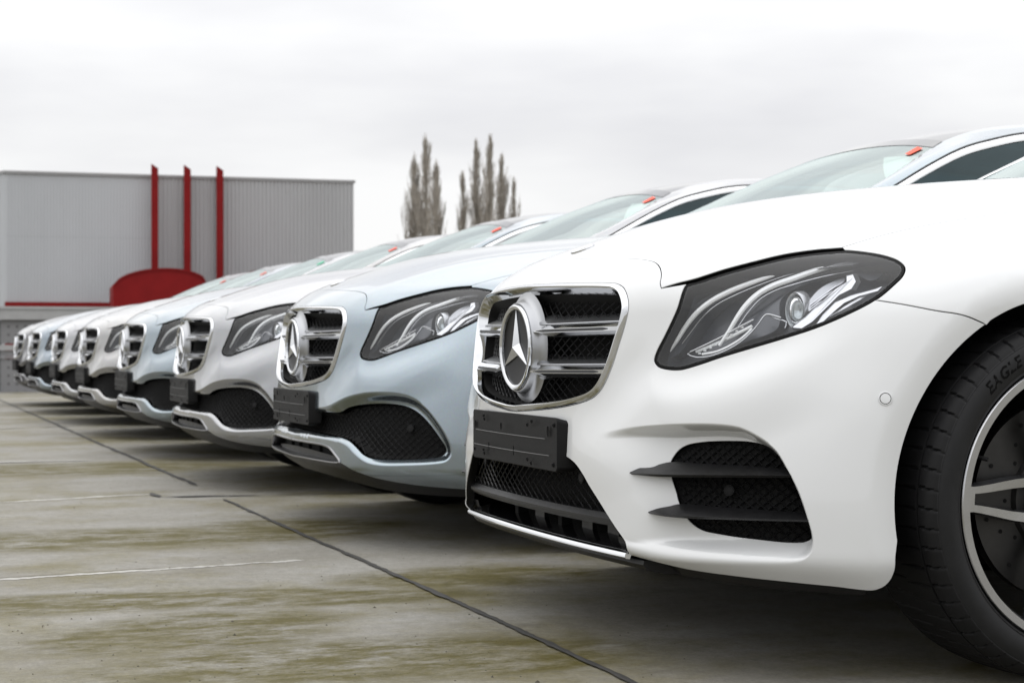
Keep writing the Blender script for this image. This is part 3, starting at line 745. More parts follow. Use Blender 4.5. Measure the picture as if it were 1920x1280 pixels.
def bar(xs, secs, name, mat, sharp=35):
    """loft of (y, z) sections along x"""
    V = []; m = len(secs[0]); F = []
    for x, s in zip(xs, secs): V += [(x, a, b) for a, b in s]
    for i in range(len(xs)-1):
        for k in range(m): F.append((i*m+k, i*m+(k+1) % m, (i+1)*m+(k+1) % m, (i+1)*m+k))
    F += [tuple(range(m)), tuple(reversed(range((len(xs)-1)*m, len(xs)*m)))]
    return mesh_obj(name, V, F, mat, smooth=True, sharp=sharp)
for zb, x1 in ((.662, .412), (.576, .392)):
    for sg in (1, -1):
        xs = np.linspace(.078, x1, 22); se, sp, si = [], [], []
        for x in xs:
            y = gy(x, zb)+.006; fl = math.exp(-((x-.085)/.030)**2)*.007
            dz = .012*(x-.1)
            se.append([(y+.050, zb+dz+.030+fl), (y+.018, zb+dz+.0165+fl*.9), (y+.0135, zb+dz+.0148+fl*.6), (y+.0125, zb+dz+.0128), (y+.020, zb+dz+.0118), (y+.020, zb+dz-.0118), (y+.026, zb+dz-.0140-fl*.8), (y+.050, zb+dz-.0120-fl)])
        xs2 = np.linspace(.094, x1, 22)
        for i, x in enumerate(xs2):
            y = gy(x, zb)+.004; k = min(1, (i+.35)/3.5)**.6; dz = .012*(x-.1)-.001
            sp.append([(y+.020, zb+dz+.0108*k), (y+.010, zb+dz+.0112*k), (y-.001, zb+dz+.0040*k), (y-.001, zb+dz-.0042*k), (y+.010, zb+dz-.0112*k), (y+.020, zb+dz-.0108*k)])
        xs3 = np.linspace(.108, x1-.028, 18)
        for i, x in enumerate(xs3):
            y = gy(x, zb)+.004; dz = .012*(x-.1)-.001; k = min(1, (i+.5)/2.5)*min(1, (17.5-i)/1.5)
            si.append([(y+.002, zb+dz+.0030*k), (y-.0016, zb+dz+.0028*k), (y-.0016, zb+dz-.0030*k), (y+.002, zb+dz-.0032*k)])
        a = reg(bar(sg*xs, se, 'louvre', M['satin']), PARTS_COMMON)
        b = bar(sg*xs2, sp, 'louvre_blade', M['chrome'], 25); b.parent = a
        d_ = bar(sg*xs3, si, 'louvre_insert', M['alloy_dark']); d_.parent = a

# ---- bonnet emblem
pe = S0(np.zeros(1), top_pts([(0.002, .165)])[:1, 1])[0]; ne = grad(pe[None])[0]
mb = MB(); mb.lathe([(.029, -.002), (.0288, .0022), (.0262, .0030), (.0240, .0018), (.0235, .0008)], 40, 'z')
em = mb.obj('bonnet_emblem', M['chrome'], smooth=True); em.location = pe; em.rotation_euler = Vector(ne).to_track_quat('Z', 'Y').to_euler(); reg(em, PARTS_COMMON)
mb = MB(); mb.lathe([(.0242, .0012), (.012, .0022), (0, .0024)], 40, 'z'); o = mb.obj('emblem_centre', M['gloss_black'], smooth=True); o.parent = em

# ---- headlights
def patch_px(uv, lev, h, name, mat, fs, flange=0.0, disp=None):
    V2, T2 = tri_patch(Q(uv) if not isinstance(uv, tuple) else uv[0], [], h)
    return build(name, V2, T2, mat, lev=lev, mirror=False, flip_side=fs, flange=flange, gap=0)
HLi = smooth_line(inset(HL, 7.0)[::2], 6, True)
HLg = inset(HL, 1.6)
def wire_px(uv, lev, rad, name, mat, parent, fs, flat=1.0, n=8):
    P = cast(uv, 0, lev); P = P*[-1, 1, 1] if fs else P
    mb = MB(); mb.tube(P, rad, n); return mb.obj(name, mat, parent, smooth=True)
G1 = smooth_line(HLz([(232, 778), (300, 688), (362, 590), (432, 503), (522, 430), (640, 366), (800, 303), (950, 252), (1060, 222), (1120, 214)]), 8)
G2 = smooth_line(HLz([(578, 712), (640, 620), (700, 522), (760, 443), (830, 380), (920, 330), (1050, 283), (1200, 230), (1350, 190), (1480, 170), (1560, 163)]), 8)
G3 = smooth_line(HLz([(800, 545), (700, 596), (600, 652), (500, 702), (420, 740), (376, 765), (430, 787), (520, 780), (620, 745), (715, 690), (790, 622), (835, 565), (880, 512), (975, 532)]), 7)
G4 = smooth_line(HLz([(1110, 236), (1000, 265), (850, 318), (680, 388), (560, 452), (470, 530), (400, 620), (340, 700)]), 8)
G5 = smooth_line(HLz([(1440, 232), (1250, 268), (1060, 318), (930, 362), (840, 415), (770, 490), (700, 590)]), 8)
BLADE = HLz([(1048, 588), (1130, 528), (1230, 432), (1320, 347), (1392, 302), (1392, 262), (1440, 250), (1462, 302), (1430, 352), (1350, 392), (1270, 472), (1180, 562), (1110, 606), (1050, 602)])
LOWCH = HLz([(1185, 590), (1240, 512), (1320, 432), (1420, 388), (1580, 345), (1636, 328), (1600, 366), (1480, 398), (1385, 442), (1312, 502), (1250, 562)])
TOPCH = HLz([(1200, 222), (1330, 184), (1440, 158), (1550, 158), (1562, 166), (1430, 200), (1300, 214)])
REFL = HLz([(1150, 430), (1240, 330), (1395, 275), (1385, 305), (1300, 360), (1220, 440), (1150, 500)])
def plate_px(uv, lev, thick, name, mat, parent, fs, step=7):
    """a solid shaped piece: outline on an inner surface, given thickness inwards"""
    U = smooth_line(uv, step, True) if step else np.concatenate([line2(np.array(uv[i]), np.array(uv[(i+1) % len(uv)]), 6)[:-1] for i in range(len(uv))])
    A = cast(U, 0, lev); B = A+np.array([-.30, .95, -.05])*thick; A2 = cast(inset(U, 1.6), 0, max(.003, lev-.0045))
    if fs: A, B, A2 = [p*[-1, 1, 1] for p in (A, B, A2)]
    k = len(A); F = [tuple(range(k))]+[(i, (i+1) % k, k+(i+1) % k, k+i) for i in range(k)]+[(k+i, k+(i+1) % k, 2*k+(i+1) % k, 2*k+i) for i in range(k)]
    return mesh_obj(name, np.concatenate([A2, A, B]), F, mat, parent, smooth=True, sharp=30)
for fs in (False, True):
    hl = empty('headlight'); reg(hl, PARTS_COMMON)
    V2, T2 = tri_patch(Q(HLg), [Q(HLi)], .008)
    build('seal', V2, T2, M['seal'], mirror=False, flip_side=fs, lev=.0015, flange=.03, gap=0).parent = hl
    patch_px(inset(HLi, -1.0), .0008, .012, 'lens', M['lens'], fs).parent = hl
    i2b = nearest(HL, (1579, 468)); g_ = np.concatenate([qHP, qHL[:i2b+1][::-1]]); V2, T2 = tri_patch(chain(g_), [], .01)
    build('lamp_gap_backing', V2, T2, M['seal'], mirror=False, flip_side=fs, lev=.012, flange=.02, gap=-.004).parent = hl  # dark patch added so the gap between bonnet and lamp stays black
    # housing: back plane and walls
    qa = Q(inset(HL, 5)); A = S0(qa[:, 0], qa[:, 1], .004); B = S0(*(Q(inset(HL, 9)).T), .075)
    if fs: A = A*[-1, 1, 1]; B = B*[-1, 1, 1]
    k = len(A); mesh_obj('housing', np.concatenate([A, B]), [(i, (i+1) % k, k+(i+1) % k, k+i) for i in range(k)], M['lamp_black'], hl, smooth=True, sharp=60)
    patch_px(inset(HL, 9), .075, .02, 'back_plate', M['lamp_black'], fs).parent = hl
    # the dark stepped bezel the light guides lie on
    plate_px(HLz([(300, 560), (520, 380), (900, 230), (1180, 150), (1350, 140), (1180, 215), (900, 300), (620, 420), (480, 540), (330, 760), (250, 800), (220, 770)]), .046, .03, 'bezel', M['lamp_black'], hl, fs)
    plate_px(HLz([(620, 640), (760, 450), (960, 340), (1300, 225), (1600, 170), (1690, 200), (1560, 300), (1420, 250), (1120, 330), (980, 420), (960, 600), (760, 690), (560, 760), (470, 770)]), .052, .02, 'bezel', M['lamp_black'], hl, fs)
    n1, n2, n3 = len(G1), len(G2), len(G3)
    t1 = np.linspace(0, 1, n1); t2 = np.linspace(0, 1, n2)
    wire_px(G1, .030, .0022+.0032*np.sin(np.pi*np.clip(t1*1.05+.03, 0, 1))**.6, 'light_guide', M['guide'], hl, fs)
    wire_px(G2, .032, .0022+.0036*np.sin(np.pi*np.clip(t2*.98+.03, 0, 1))**.6, 'light_guide', M['guide'], hl, fs)
    wire_px(G3, .030, .0016, 'light_guide', M['lamp_silver'], hl, fs)
    wire_px(G4, .034, .0008, 'guide_trim', M['lamp_silver'], hl, fs, n=6); wire_px(G5, .036, .0009, 'guide_trim', M['lamp_silver'], hl, fs, n=6)
    wire_px(smooth_line(HLz([(430, 752), (520, 716), (620, 672), (720, 622), (790, 586)]), 8), .036, .0032, 'light_guide', M['guide'], hl, fs)
    wire_px(smooth_line(HLz([(470, 768), (560, 752), (650, 712), (730, 660), (790, 604)]), 8), .036, .0028, 'light_guide', M['guide'], hl, fs)
    plate_px(BLADE, .030, .012, 'silver_blade', M['lamp_silver'], hl, fs, 0)
    plate_px(LOWCH, .026, .010, 'silver_blade', M['lamp_silver'], hl, fs, 0)
    plate_px(TOPCH, .024, .008, 'silver_blade', M['lamp_silver'], hl, fs, 0)
    plate_px(REFL, .050, .01, 'reflector', M['satin'], hl, fs, 9)
    for i in range(6):
        u = i/5; wire_px(np.array(HLz([(1160+4*i, 452+14*i), (1250+6*i, 385+12*i), (1330+8*i, 330+10*i)])), .044, .0009, 'reflector_rib', M['chrome'], hl, fs, n=5)
    for i in range(9):
        q_ = cast(np.array(HLz([(452+34*i, 762-17*i-(i*i)*.5)])), 0, .033)[0]; q_ = q_*[-1, 1, 1] if fs else q_
        mb = MB(); mb.box(q_-[.0026, .002, .0016], q_+[.0026, .002, .0016]); mb.obj('led_cell', M['guide'], hl)
    pc = cast(HLz([(1078, 486)]), 0, .052)[0]; pc = pc*[-1, 1, 1] if fs else pc
    sgn = -1 if fs else 1
    for nm, mt, rr in (('projector', M['bulb'], .0215), ):
        mb = MB(); mb.lathe([(rr*math.sin(t), -rr*math.cos(t)*.8) for t in np.linspace(0.001, math.pi*.62, 12)], 32, 'y')
        o = mb.obj(nm, mt, hl, smooth=True, sharp=80); o.scale = (.8, 1, 1.2); o.location = pc; o.rotation_euler = (0, 0, sgn*.45)
    mb = MB(); mb.lathe([(.030, .016), (.0285, -.004), (.0265, -.008), (.0235, -.004), (.0215, .010)], 40, 'y')
    o = mb.obj('projector_ring', M['lamp_silver'], hl, smooth=True, sharp=50); o.scale = (.8, 1, 1.25); o.location = pc; o.rotation_euler = (0, 0, sgn*.45)
    mb = MB(); mb.lathe([(.0215, .004), (.010, .010), (.0, .012)], 32, 'y'); o = mb.obj('projector_back', M['chrome'], hl, smooth=True); o.location = pc; o.rotation_euler = (0, 0, sgn*.45)
    wire_px(smooth_line(HLz([(880, 512), (960, 545), (1010, 560), (1000, 600)]), 7), .034, .0014, 'guide_trim', M['lamp_silver'], hl, fs, n=6)
# ---- sport bumper details
q_mesh = chain(np.array([[0, qMO[0, 1]]]), qMO, np.array([[0, Q([(1000, 1003)])[0, 1]]]))
qm_full = np.concatenate([q_mesh[1:-1], (q_mesh*[-1, 1])[::-1][1:-1]])
qm_up = qm_full.copy(); qm_up[:, 1] = np.clip(qm_up[:, 1], -.172, None)
reg(lattice(qm_up, .030, .0345, .0105, .0012, 'intake_mesh', M['mesh']), PARTS_SPORT)
def ysurf(x, z, lev=0.0):
    c = qpsi(np.array([[abs(x), .05, z]])); return float(S0(c[:, 0], c[:, 1], lev)[0, 1])
def plan_sweep(xs, zs, sec, name, mat, sharp=35, zc=0.0, up=0.0):
    """sweep a (y, z) section along the nose's plan curve; z rises by `up` at the ends"""
    secs = []
    for x in xs:
        y = ysurf(x, zs); dz = up*(abs(x)/.5)**2; secs.append([(y+a, zs+b+dz) for a, b in sec])
    return bar(np.array(xs), secs, name, mat, sharp)
X_ = np.linspace(-.425, .425, 61)
reg(plan_sweep(X_, .285, [(.012, .002), (.022, .012), (.06, .016), (.06, -.010), (.020, -.012), (.012, -.004)], 'intake_bar', M['black']), PARTS_SPORT)
reg(plan_sweep(np.linspace(-.47, .47, 61), .222, [(.012, .0075), (.002, .0062), (-.004, .0018), (-.005, -.0045), (-.002, -.0075), (.006, -.0085)], 'chrome_splitter', M['chrome'], 50), PARTS_SPORT)
reg(plan_sweep(np.linspace(-.455, .455, 51), .222, [(.006, .0072), (.075, .022), (.11, .024), (.11, .0), (.010, .002)], 'splitter_shelf', M['gloss_black']), PARTS_SPORT)
reg(plan_sweep(np.linspace(-.50, .50, 61), .207, [(.004, .006), (.002, -.002), (.010, -.012), (.05, -.022), (.20, -.026), (.20, .01)], 'lower_lip', M['black']), PARTS_SPORT)
reg(filled(half_poly(np.concatenate([q_mesh[:1]+[[0, .02]], q_mesh[1:-1]+[.02, .0], q_mesh[-1:]-[[0, .03]]])), .13, .04, 'intake_shade', M['dark']), PARTS_SPORT)
for x in (-.22, .06):
    mb = MB(); y = ysurf(x, .26); mb.box((x-.010, y+.075, .235), (x+.010, y+.10, .285)); reg(mb.obj('intake_rib', M['dark']), PARTS_SPORT)
for x in (-.10, .17, .29):
    mb = MB(); y = ysurf(x, .26); mb.box((x-.028, y+.09, .240), (x+.028, y+.10, .272)); reg(mb.obj('cooler_panel', M['black']), PARTS_SPORT)
for fs in (False, True):
    V2, T2 = tri_patch(inset(qV, -.004), [], .012)
    reg(build('vent_panel', V2, T2, M['dark'], disp=lambda P: recess_sport(P)+.012, mirror=False, flip_side=fs, flange=0), PARTS_SPORT)
    pl = qV*[-1, 1] if fs else qV
    reg(lattice(pl, .010, .0225, .0085, .0024, 'vent_mesh', M['mesh'], disp=recess_sport, ripple=.35), PARTS_SPORT)
    # two black fins across the side vent
    for (top, frt, low) in (([(140, 428), (210, 398), (300, 384), (405, 362), (600, 372), (900, 388), (1160, 405)], [(138, 434), (250, 440), (420, 444), (700, 446), (950, 448), (1190, 450)], [(150, 442), (250, 452), (420, 460), (700, 462), (950, 463), (1190, 464)]),
                            ([(258, 682), (320, 660), (400, 645), (452, 632), (700, 648), (1000, 670), (1290, 690)], [(256, 687), (350, 700), (500, 710), (800, 722), (1050, 730), (1296, 736)], [(268, 694), (350, 710), (500, 724), (800, 734), (1050, 742), (1298, 748)])):
        L_ = [smooth_line(V1(p), 8) for p in (top, frt, low)]; n = 46
        L_ = [np.array([l[int(round(t*(len(l)-1)))] if False else [np.interp(t, np.linspace(0, 1, len(l)), l[:, 0]), np.interp(t, np.linspace(0, 1, len(l)), l[:, 1])] for t in np.linspace(0, 1, n)]) for l in L_]
        A = cast(L_[0], 0, .030); B = cast(L_[1], 0, .0015); C_ = cast(L_[2], 0, .006); D_ = cast(L_[2], 0, .055); E_ = cast(L_[0], 0, .055)
        w = sstep(np.linspace(0, 1, n)/.16)[:, None]; surf = cast(L_[0], 0, .004)
        A = surf*(1-w)+A*w
        sgn = np.array([-1, 1, 1]) if fs else np.array([1, 1, 1])
        V = np.concatenate([p*sgn for p in (E_, A, B, C_, D_)]); F = []
        for k in range(5):
            for i in range(n-1): F.append((k*n+i, k*n+i+1, ((k+1) % 5)*n+i+1, ((k+1) % 5)*n+i))
        F.append(tuple(k*n for k in range(5)))
        reg(mesh_obj('vent_fin', V, F, M['black'], smooth=True, sharp=40), PARTS_SPORT)
def sensor(uv, k, r, mat, lists, off=.0, name='parking_sensor', disp=None):
    c = qpsi(cast([uv], k)); P, n, d = shape(c, disp); p, n = P[0]+grad(P)[0]*off, grad(P)[0]
    for sx in (1, -1):
        mb = MB(); mb.lathe([(r*1.30, -.004), (r*1.30, .0010), (r*1.22, .0018), (r*1.06, .0018), (r*1.02, .0002), (r*.98, .0002), (r*.94, .0020), (r*.5, .0024), (0, .0024)], 28, 'z')
        mg = MB(); mg.lathe([(r*1.08, .0016), (r*1.05, .0022), (r*.97, .0022), (r*.94, .0018)], 28, 'z'); gq = mg.obj('sensor_gap', M['seal'])
        o = mb.obj(name, mat, smooth=True, sharp=30); gq.parent = o; o.location = p*[sx, 1, 1]; o.rotation_euler = Vector(n*[sx, 1, 1]).to_track_quat('Z', 'Y').to_euler(); reg(o, *lists)
sensor((1660, 747), 0, .0098, M['white'], (PARTS_COMMON,))
sensor((1073, 897), 0, .0085, M['plate'], (PARTS_SPORT,), -.022)
sensor((1349, 916), 0, .0085, M['plate'], (PARTS_SPORT,), -.040)
sensor((757, 801), 1, .0095, M['plate'], (PARTS_PLAIN,), -.028)

# ---- plain bumper details
qin_h = chain(np.array([in_t]), qIN, np.array([in_b]))
qin_full = np.concatenate([qin_h[1:-1], (qin_h*[-1, 1])[::-1][1:-1]])
reg(lattice(qin_full, .012, .0270, .0105, .0013, 'intake_mesh', M['mesh'], disp=recess_plain, ripple=.3), PARTS_PLAIN)
reg(filled(half_poly(qin_h), 0, .02, 'intake_shade', M['dark'], disp=lambda P: recess_plain(P)+.016), PARTS_PLAIN)
qsl_h = chain(np.array([sl_t]), qSL, np.array([sl_b]))
sP, sN = loop3(qsl_h)
reg(sweep_loop(sP, sN, [(-.001, -.010), (-.0008, .003), (.001, .0048), (.0045, .0042), (.0055, .0010), (.006, -.02), (.007, -.045)], 'slot_trim', M['slot_satin']), PARTS_PLAIN)
reg(filled(half_poly(qsl_h), .045, .03, 'slot_shade', M['dark']), PARTS_PLAIN)
for x in np.linspace(-.2, .2, 4):
    mb = MB(); y = ysurf(x, .285); mb.box((x-.003, y+.034, .255), (x+.003, y+.045, .315)); reg(mb.obj('slot_rib', M['dark']), PARTS_PLAIN)
# black valance under either bumper
V2, T2 = ring_grid(0, .93, -.275, -.17, 60, 8)
reg(build('valance', V2, T2, M['black'], lev=.028, flange=0), PARTS_PLAIN)
V2, T2 = ring_grid(.42, .92, -.27, -.19, 40, 8)
for fs in (False, True): reg(build('valance', V2, T2, M['black'], lev=.030, mirror=False, flip_side=fs, flange=0), PARTS_SPORT)

# ---- number plate carrier
def rrect(x0, x1, z0, z1, r, n=5):
    out = []
    for cx, cz, a in ((x1-r, z1-r, 0), (x0+r, z1-r, 90), (x0+r, z0+r, 180), (x1-r, z0+r, 270)):
        for i in range(n+1):
            t = math.radians(a+90*i/n); out.append((cx+r*math.cos(t), cz+r*math.sin(t)))
    return out
yb = lambda x: -.014+.16*x*x
pl0 = rrect(-.262, .262, .370, .482, .010); pl1 = rrect(-.2605, .2605, .3715, .4805, .009)
V = []; nP = len(pl0)
for dy, pl in ((.0, pl1), (.0015, pl0)):
    V += [(x, yb(x)+dy, z) for x, z in pl]
V += [(x*1.0+(.022 if x > 0 else -.022)*max(0, min(1, (z-.40)/.05)), yb(x)+.042, z-(.012 if z > .45 else 0)) for x, z in pl0]
F = [(k*nP+i, (k+1)*nP+i, (k+1)*nP+(i+1) % nP, k*nP+(i+1) % nP) for k in range(2) for i in range(nP)]
# front face as strips so that it follows the slight curve
right = [i for i in range(nP)]; F += [tuple(reversed(range(nP)))]
pc_ = reg(mesh_obj('plate_holder', V, F, M['plate'], smooth=True, sharp=35), PARTS_COMMON)
def on_plate(x, z, r, name, mat, depth=.0008):
    mb = MB(); mb.lathe([(r, .001), (r, -depth), (r*.75, -depth-.0004), (r*.7, .0006), (0, .0006)], 16, 'y', (x, yb(x)-.0002, z)); o = mb.obj(name, mat, pc_, smooth=True); return o
for x, z, r in ((-.235, .448, .008), (-.04, .452, .007), (.222, .452, .010)):
    mb = MB(); mb.lathe([(r, -.0006), (r*.9, -.0010), (r*.85, .0002), (0, .0004)], 18, 'y'); o = mb.obj('fixing_hole', M['dark'], pc_, smooth=True); o.location = (x, yb(x)-.0006, z); o.scale = (.62, 1, 1.25)
for x, z in ((-.17, .470), (-.165, .463), (.115, .462), (.138, .470), (.246, .466), (-.17, .392), (-.165, .385), (.115, .388), (.135, .381), (.243, .384), (-.25, .39)):
    on_plate(x, z, .0045, 'screw_boss', M['plate'])
for z, xa, xb in ((.436, -.235, .205), (.402, -.25, .225)):
    mb = MB(); mb.add([(x, yb(x)-.0002-(.0007 if j == 1 else 0), z+(j-1)*.0008+.012*0) for x in np.linspace(xa, xb, 24) for j in range(3)],
           [(i*3+j, i*3+j+1, i*3+j+4, i*3+j+3) for i in range(23) for j in range(2)]); mb.obj('moulded_line', M['satin_dark'] if 'satin_dark' in M else M['plate'], pc_)
for x in (-.13, .035):
    mb = MB(); mb.box((x-.0006, yb(x)-.0009, .392), (x+.0006, yb(x)+.001, .412)); mb.obj('moulded_line', M['plate'], pc_)

# ---- wheels
def make_tyre():
    prof = [(.2640, -.098), (.2700, -.108), (.2850, -.116), (.3050, -.1195), (.3210, -.1150), (.3310, -.1060), (.3365, -.0960), (.3385, -.075), (.3395, -.04), (.3400, 0), (.3395, .04), (.3385, .0680), (.3383, .0720), (.3300, .0728), (.3300, .0768), (.3378, .0776), (.3372, .0860),
            (.3355, .0950), (.3320, .1030), (.3265, .1090), (.3215, .1125), (.3195, .1135), (.3185, .1130), (.3120, .1165), (.3000, .1190), (.2850, .1170), (.2760, .1130), (.2735, .1135), (.2700, .1100), (.2640, .100)]
    nb, sub = 58, 12; n = nb*sub; V = []; k = len(prof)
    for i in range(n):
        a = 2*math.pi*i/n
        for j, (r, x) in enumerate(prof):
            ph = (i+(x-.07)*55*(1 if x > .0 else -1)) % sub
            if (.076 < x and r > .3205 and j > 12) and ph < 1.0: r = r-(.0055 if r > .330 else .0028)
            if (-.1 < x < .07 and r > .337) and ((i*1.0+x*40) % (sub*1.0)) < 1.0 and abs(x) > .02: r -= .005
            V.append((x, -r*math.cos(a), r*math.sin(a)))
    F = [(i*k+j, i*k+j+1, ((i+1) % n)*k+j+1, ((i+1) % n)*k+j) for i in range(n) for j in range(k-1)]
    return V, F
tv, tf = make_tyre()
tyre_me = mesh_obj('tyre', tv, tf, None, smooth=True, sharp=32, mats=[M['rubber'], M['sidewall']], midx=[1 if max(math.hypot(tv[i][1], tv[i][2]) for i in f) < .3216 else 0 for f in tf])
# raised sidewall lettering
def text_mesh(body, size):
    cu = bpy.data.curves.new('t', 'FONT'); cu.body = body; cu.size = size; cu.extrude = .0; cu.resolution_u = 2; cu.offset = .0006; cu.space_character = 1.08
    o = bpy.data.objects.new('t', cu); COL.objects.link(o); bpy.context.view_layer.update()
    me = bpy.data.meshes.new_from_object(o.evaluated_get(bpy.context.evaluated_depsgraph_get())); bpy.data.objects.remove(o)
    V = np.array([tuple(v.co) for v in me.vertices]); F = [tuple(p.vertices) for p in me.polygons]; bpy.data.meshes.remove(me); return V, F
M['letter'] = principled('tyre_lettering', (0.003, 0.003, 0.003), 0.8, spec=.1)
def side_text(body, size, a0, r0, shear=.25, x=.1192):
    V, F = text_mesh(body, size); xx = V[:, 0]+V[:, 1]*shear; r = r0+V[:, 1]; a = math.radians(a0)+xx/(r0+size*.4)
    prf = np.array([(.3215, .1125), (.3120, .1165), (.3000, .1190), (.2850, .1170), (.2760, .1130)])[::-1]
    xo = np.interp(r, prf[:, 0], prf[:, 1])+.0009
    return np.column_stack([xo, -r*np.cos(a), r*np.sin(a)]), F
lv, lf = side_text('EAGLE', .030, 43.5, .2905)
rim_x = .1
def make_wheel(full=True):
    w = empty('wheel'); t = bpy.data.objects.new('tyre', tyre_me.data); COL.objects.link(t); t.parent = w
    if full: mesh_obj('sidewall_lettering', lv, lf, M['letter'], t)
    mb = MB(); mb.lathe([(.2655, .104), (.2662, .109), (.2640, .1115), (.2500, .1110), (.2490, .109)], 128, 'x'); mb.obj('rim_flange', M['alloy'], w, smooth=True, sharp=40)
    mb = MB(); mb.lathe([(.2492, .1095), (.2440, .098), (.2400, .06), (.2380, -.06), (.262, -.11)], 96, 'x'); mb.obj('rim_barrel', M['alloy_dark'], w, smooth=True, sharp=40)
    # five twin spokes, each two bars that part towards the hub
    for s in range(5):
        base = math.radians(3)+s*2*math.pi/5
        sp = None
        for sd in (-1, 1):
            pts = []; 
            for t_ in np.linspace(0, 1, 8):
                r = .252-.187*t_; a = base+sd*(.060+.10*t_+.30*t_**2.2); pts.append((r, a,   .107-.030*t_**1.5, .0062+.004*t_))
            V = []; 
            for r, a, x, hw in pts:
                c = np.array([-r*math.cos(a), r*math.sin(a)]); tn = np.array([math.sin(a), math.cos(a)])
                V += [(x-.030, *(c-tn*(hw+.003))), (x-.0015, *(c-tn*(hw+.0006))), (x, *(c-tn*hw)), (x, *(c+tn*hw)), (x-.0015, *(c+tn*(hw+.0006))), (x-.030, *(c+tn*(hw+.003)))]
            F = []; mi = []
            for i in range(7):
                for j in range(5): F.append((i*6+j, i*6+j+1, i*6+j+7, i*6+j+6)); mi.append(0 if j == 2 else 1)
            F += [(0, 1, 2, 3, 4, 5)]; mi += [1]
            o = mesh_obj('spoke', V, F, None, w, mats=[M['alloy'], M['alloy_dark']], midx=mi)
        # the joined outer end
        V = []
        for a in np.linspace(base-.094, base+.094, 9):
            for r in (.2515, .238):
                V.append((.1085, -r*math.cos(a), r*math.sin(a)))
        V += [(v_[0]-.03, v_[1], v_[2]) for v_ in V]
        F = [(i*2, i*2+1, i*2+3, i*2+2) for i in range(8)]+[(i*2+1, i*2+19, i*2+21, i*2+3) for i in range(8)]
        mesh_obj('spoke_end', V, F, M['alloy'], w)
    mb = MB(); mb.lathe([(.078, .050), (.076, .076), (.066, .082), (.036, .084), (.035, .080), (.030, .083), (0, .084)], 48, 'x'); mb.obj('hub', M['alloy'], w, smooth=True, sharp=40)
    mb = MB(); mb.lathe([(.172, .012), (.185, .012), (.186, .018), (.185, .034), (.105, .036), (.100, .045), (.06, .045)], 72, 'x'); d_ = mb.obj('brake_disc', M['disc'], w, smooth=True, sharp=40)
    for i in range(30 if full else 0):
        a = i*2*math.pi/30; r = (.118, .140, .162)[i % 3]
        mb = MB(); mb.lathe([(.0042, .0362 if r < .2 else .03), (0, .0364)], 10, 'x', (0, -r*math.cos(a), r*math.sin(a))); mb.obj('drill_hole', M['dark'], d_)
    mb = MB(); 
    for a0 in (100, ):
        V = []
        for a in np.radians(np.linspace(a0+75, a0+135, 9)):
            for r, x in ((.125, .03), (.125, .062), (.150, .070), (.190, .066), (.198, .03)): V.append((x, -r*math.cos(a), r*math.sin(a)))
        mb.add(V, [(i*5+j, i*5+j+1, i*5+j+6, i*5+j+5) for i in range(8) for j in range(4)]+[(0, 1, 2, 3, 4), (40, 41, 42, 43, 44)])
    mb.obj('brake_caliper', M['satin'], w, smooth=True, sharp=40)
    mb = MB(); a = math.radians(22); c = np.array([.088, -.236*math.cos(a), .236*math.sin(a)]); e_ = np.array([.104, -.222*math.cos(a), .222*math.sin(a)])
    mb.tube([c, c*.4+e_*.6, e_], [.0035, .0042, .0038], 8); mb.obj('valve', M['plate'], w)
    return w
wheel_proto = make_wheel(); wheel_plain = make_wheel(False); bpy.data.objects.remove(tyre_me)
WHEELS = []
for yc in (WY, YREAR):
    for sd in (1, -1): WHEELS.append((sd, yc))

# ---- wheel wells, underbody
for yc in (WY, YREAR):
    for sd in (1, -1):
        mb = MB(); mb.lathe([(.396, .845), (.402, .80), (.402, .56), (.10, .56)], 40, 'x', (0, yc, WZ), arc=math.radians(222), a0=math.radians(-21))
        o = mb.obj('wheel_arch_liner', M['dark'], smooth=True); o.scale = (sd, 1, 1); reg(o, PARTS_COMMON)
mb = MB()
mb.add([(-.50, .20, .175), (.50, .20, .175), (.56, .5, .165), (.56, 4.5, .19), (-.56, 4.5, .19), (-.56, .5, .165)], [(5, 4, 3, 2, 1, 0)])
mb.box((-.86, 1.20, .17), (.86, 3.32, .205)); mb.box((-.55, .40, .18), (.55, 1.35, .60)); mb.box((-.55, 3.3, .2), (.55, 4.5, .6)); mb.box((-.78, 1.30, .30), (.78, 1.40, .93))
reg(mb.obj('underbody', M['dark']), PARTS_COMMON)

# ---- cabin
def cr(pts, n):
    P = smooth_line(pts, .01); s = np.concatenate([[0], np.cumsum(np.linalg.norm(np.diff(P, axis=0), axis=1))]); t = np.linspace(0, s[-1], n)
    return np.column_stack([np.interp(t, s, P[:, i]) for i in range(3)])
NB = 26
WSE = cr([(.735, 1.48, .975), (.70, 1.71, 1.106), (.68, 1.85, 1.166), (.615, 2.09, 1.288), (.56, 2.235, 1.358)], NB)
WSC = cr([(0, 1.375, 1.030), (0, 1.66, 1.160), (0, 1.98, 1.302), (0, 2.265, 1.406)], NB)
RFE = cr([(.56, 2.235, 1.358), (.543, 2.36, 1.400), (.525, 2.52, 1.431), (.515, 2.66, 1.443), (.505, 3.05, 1.448), (.52, 3.5, 1.402), (.58, 3.95, 1.26), (.66, 4.28, 1.08)], 44)
RFC = cr([(0, 2.265, 1.406), (0, 2.45, 1.443), (0, 2.70, 1.466), (0, 3.05, 1.468), (0, 3.5, 1.43), (0, 3.92, 1.29), (0, 4.32, 1.06)], 44)
RAIL_IN = np.concatenate([WSE, RFE[1:]])
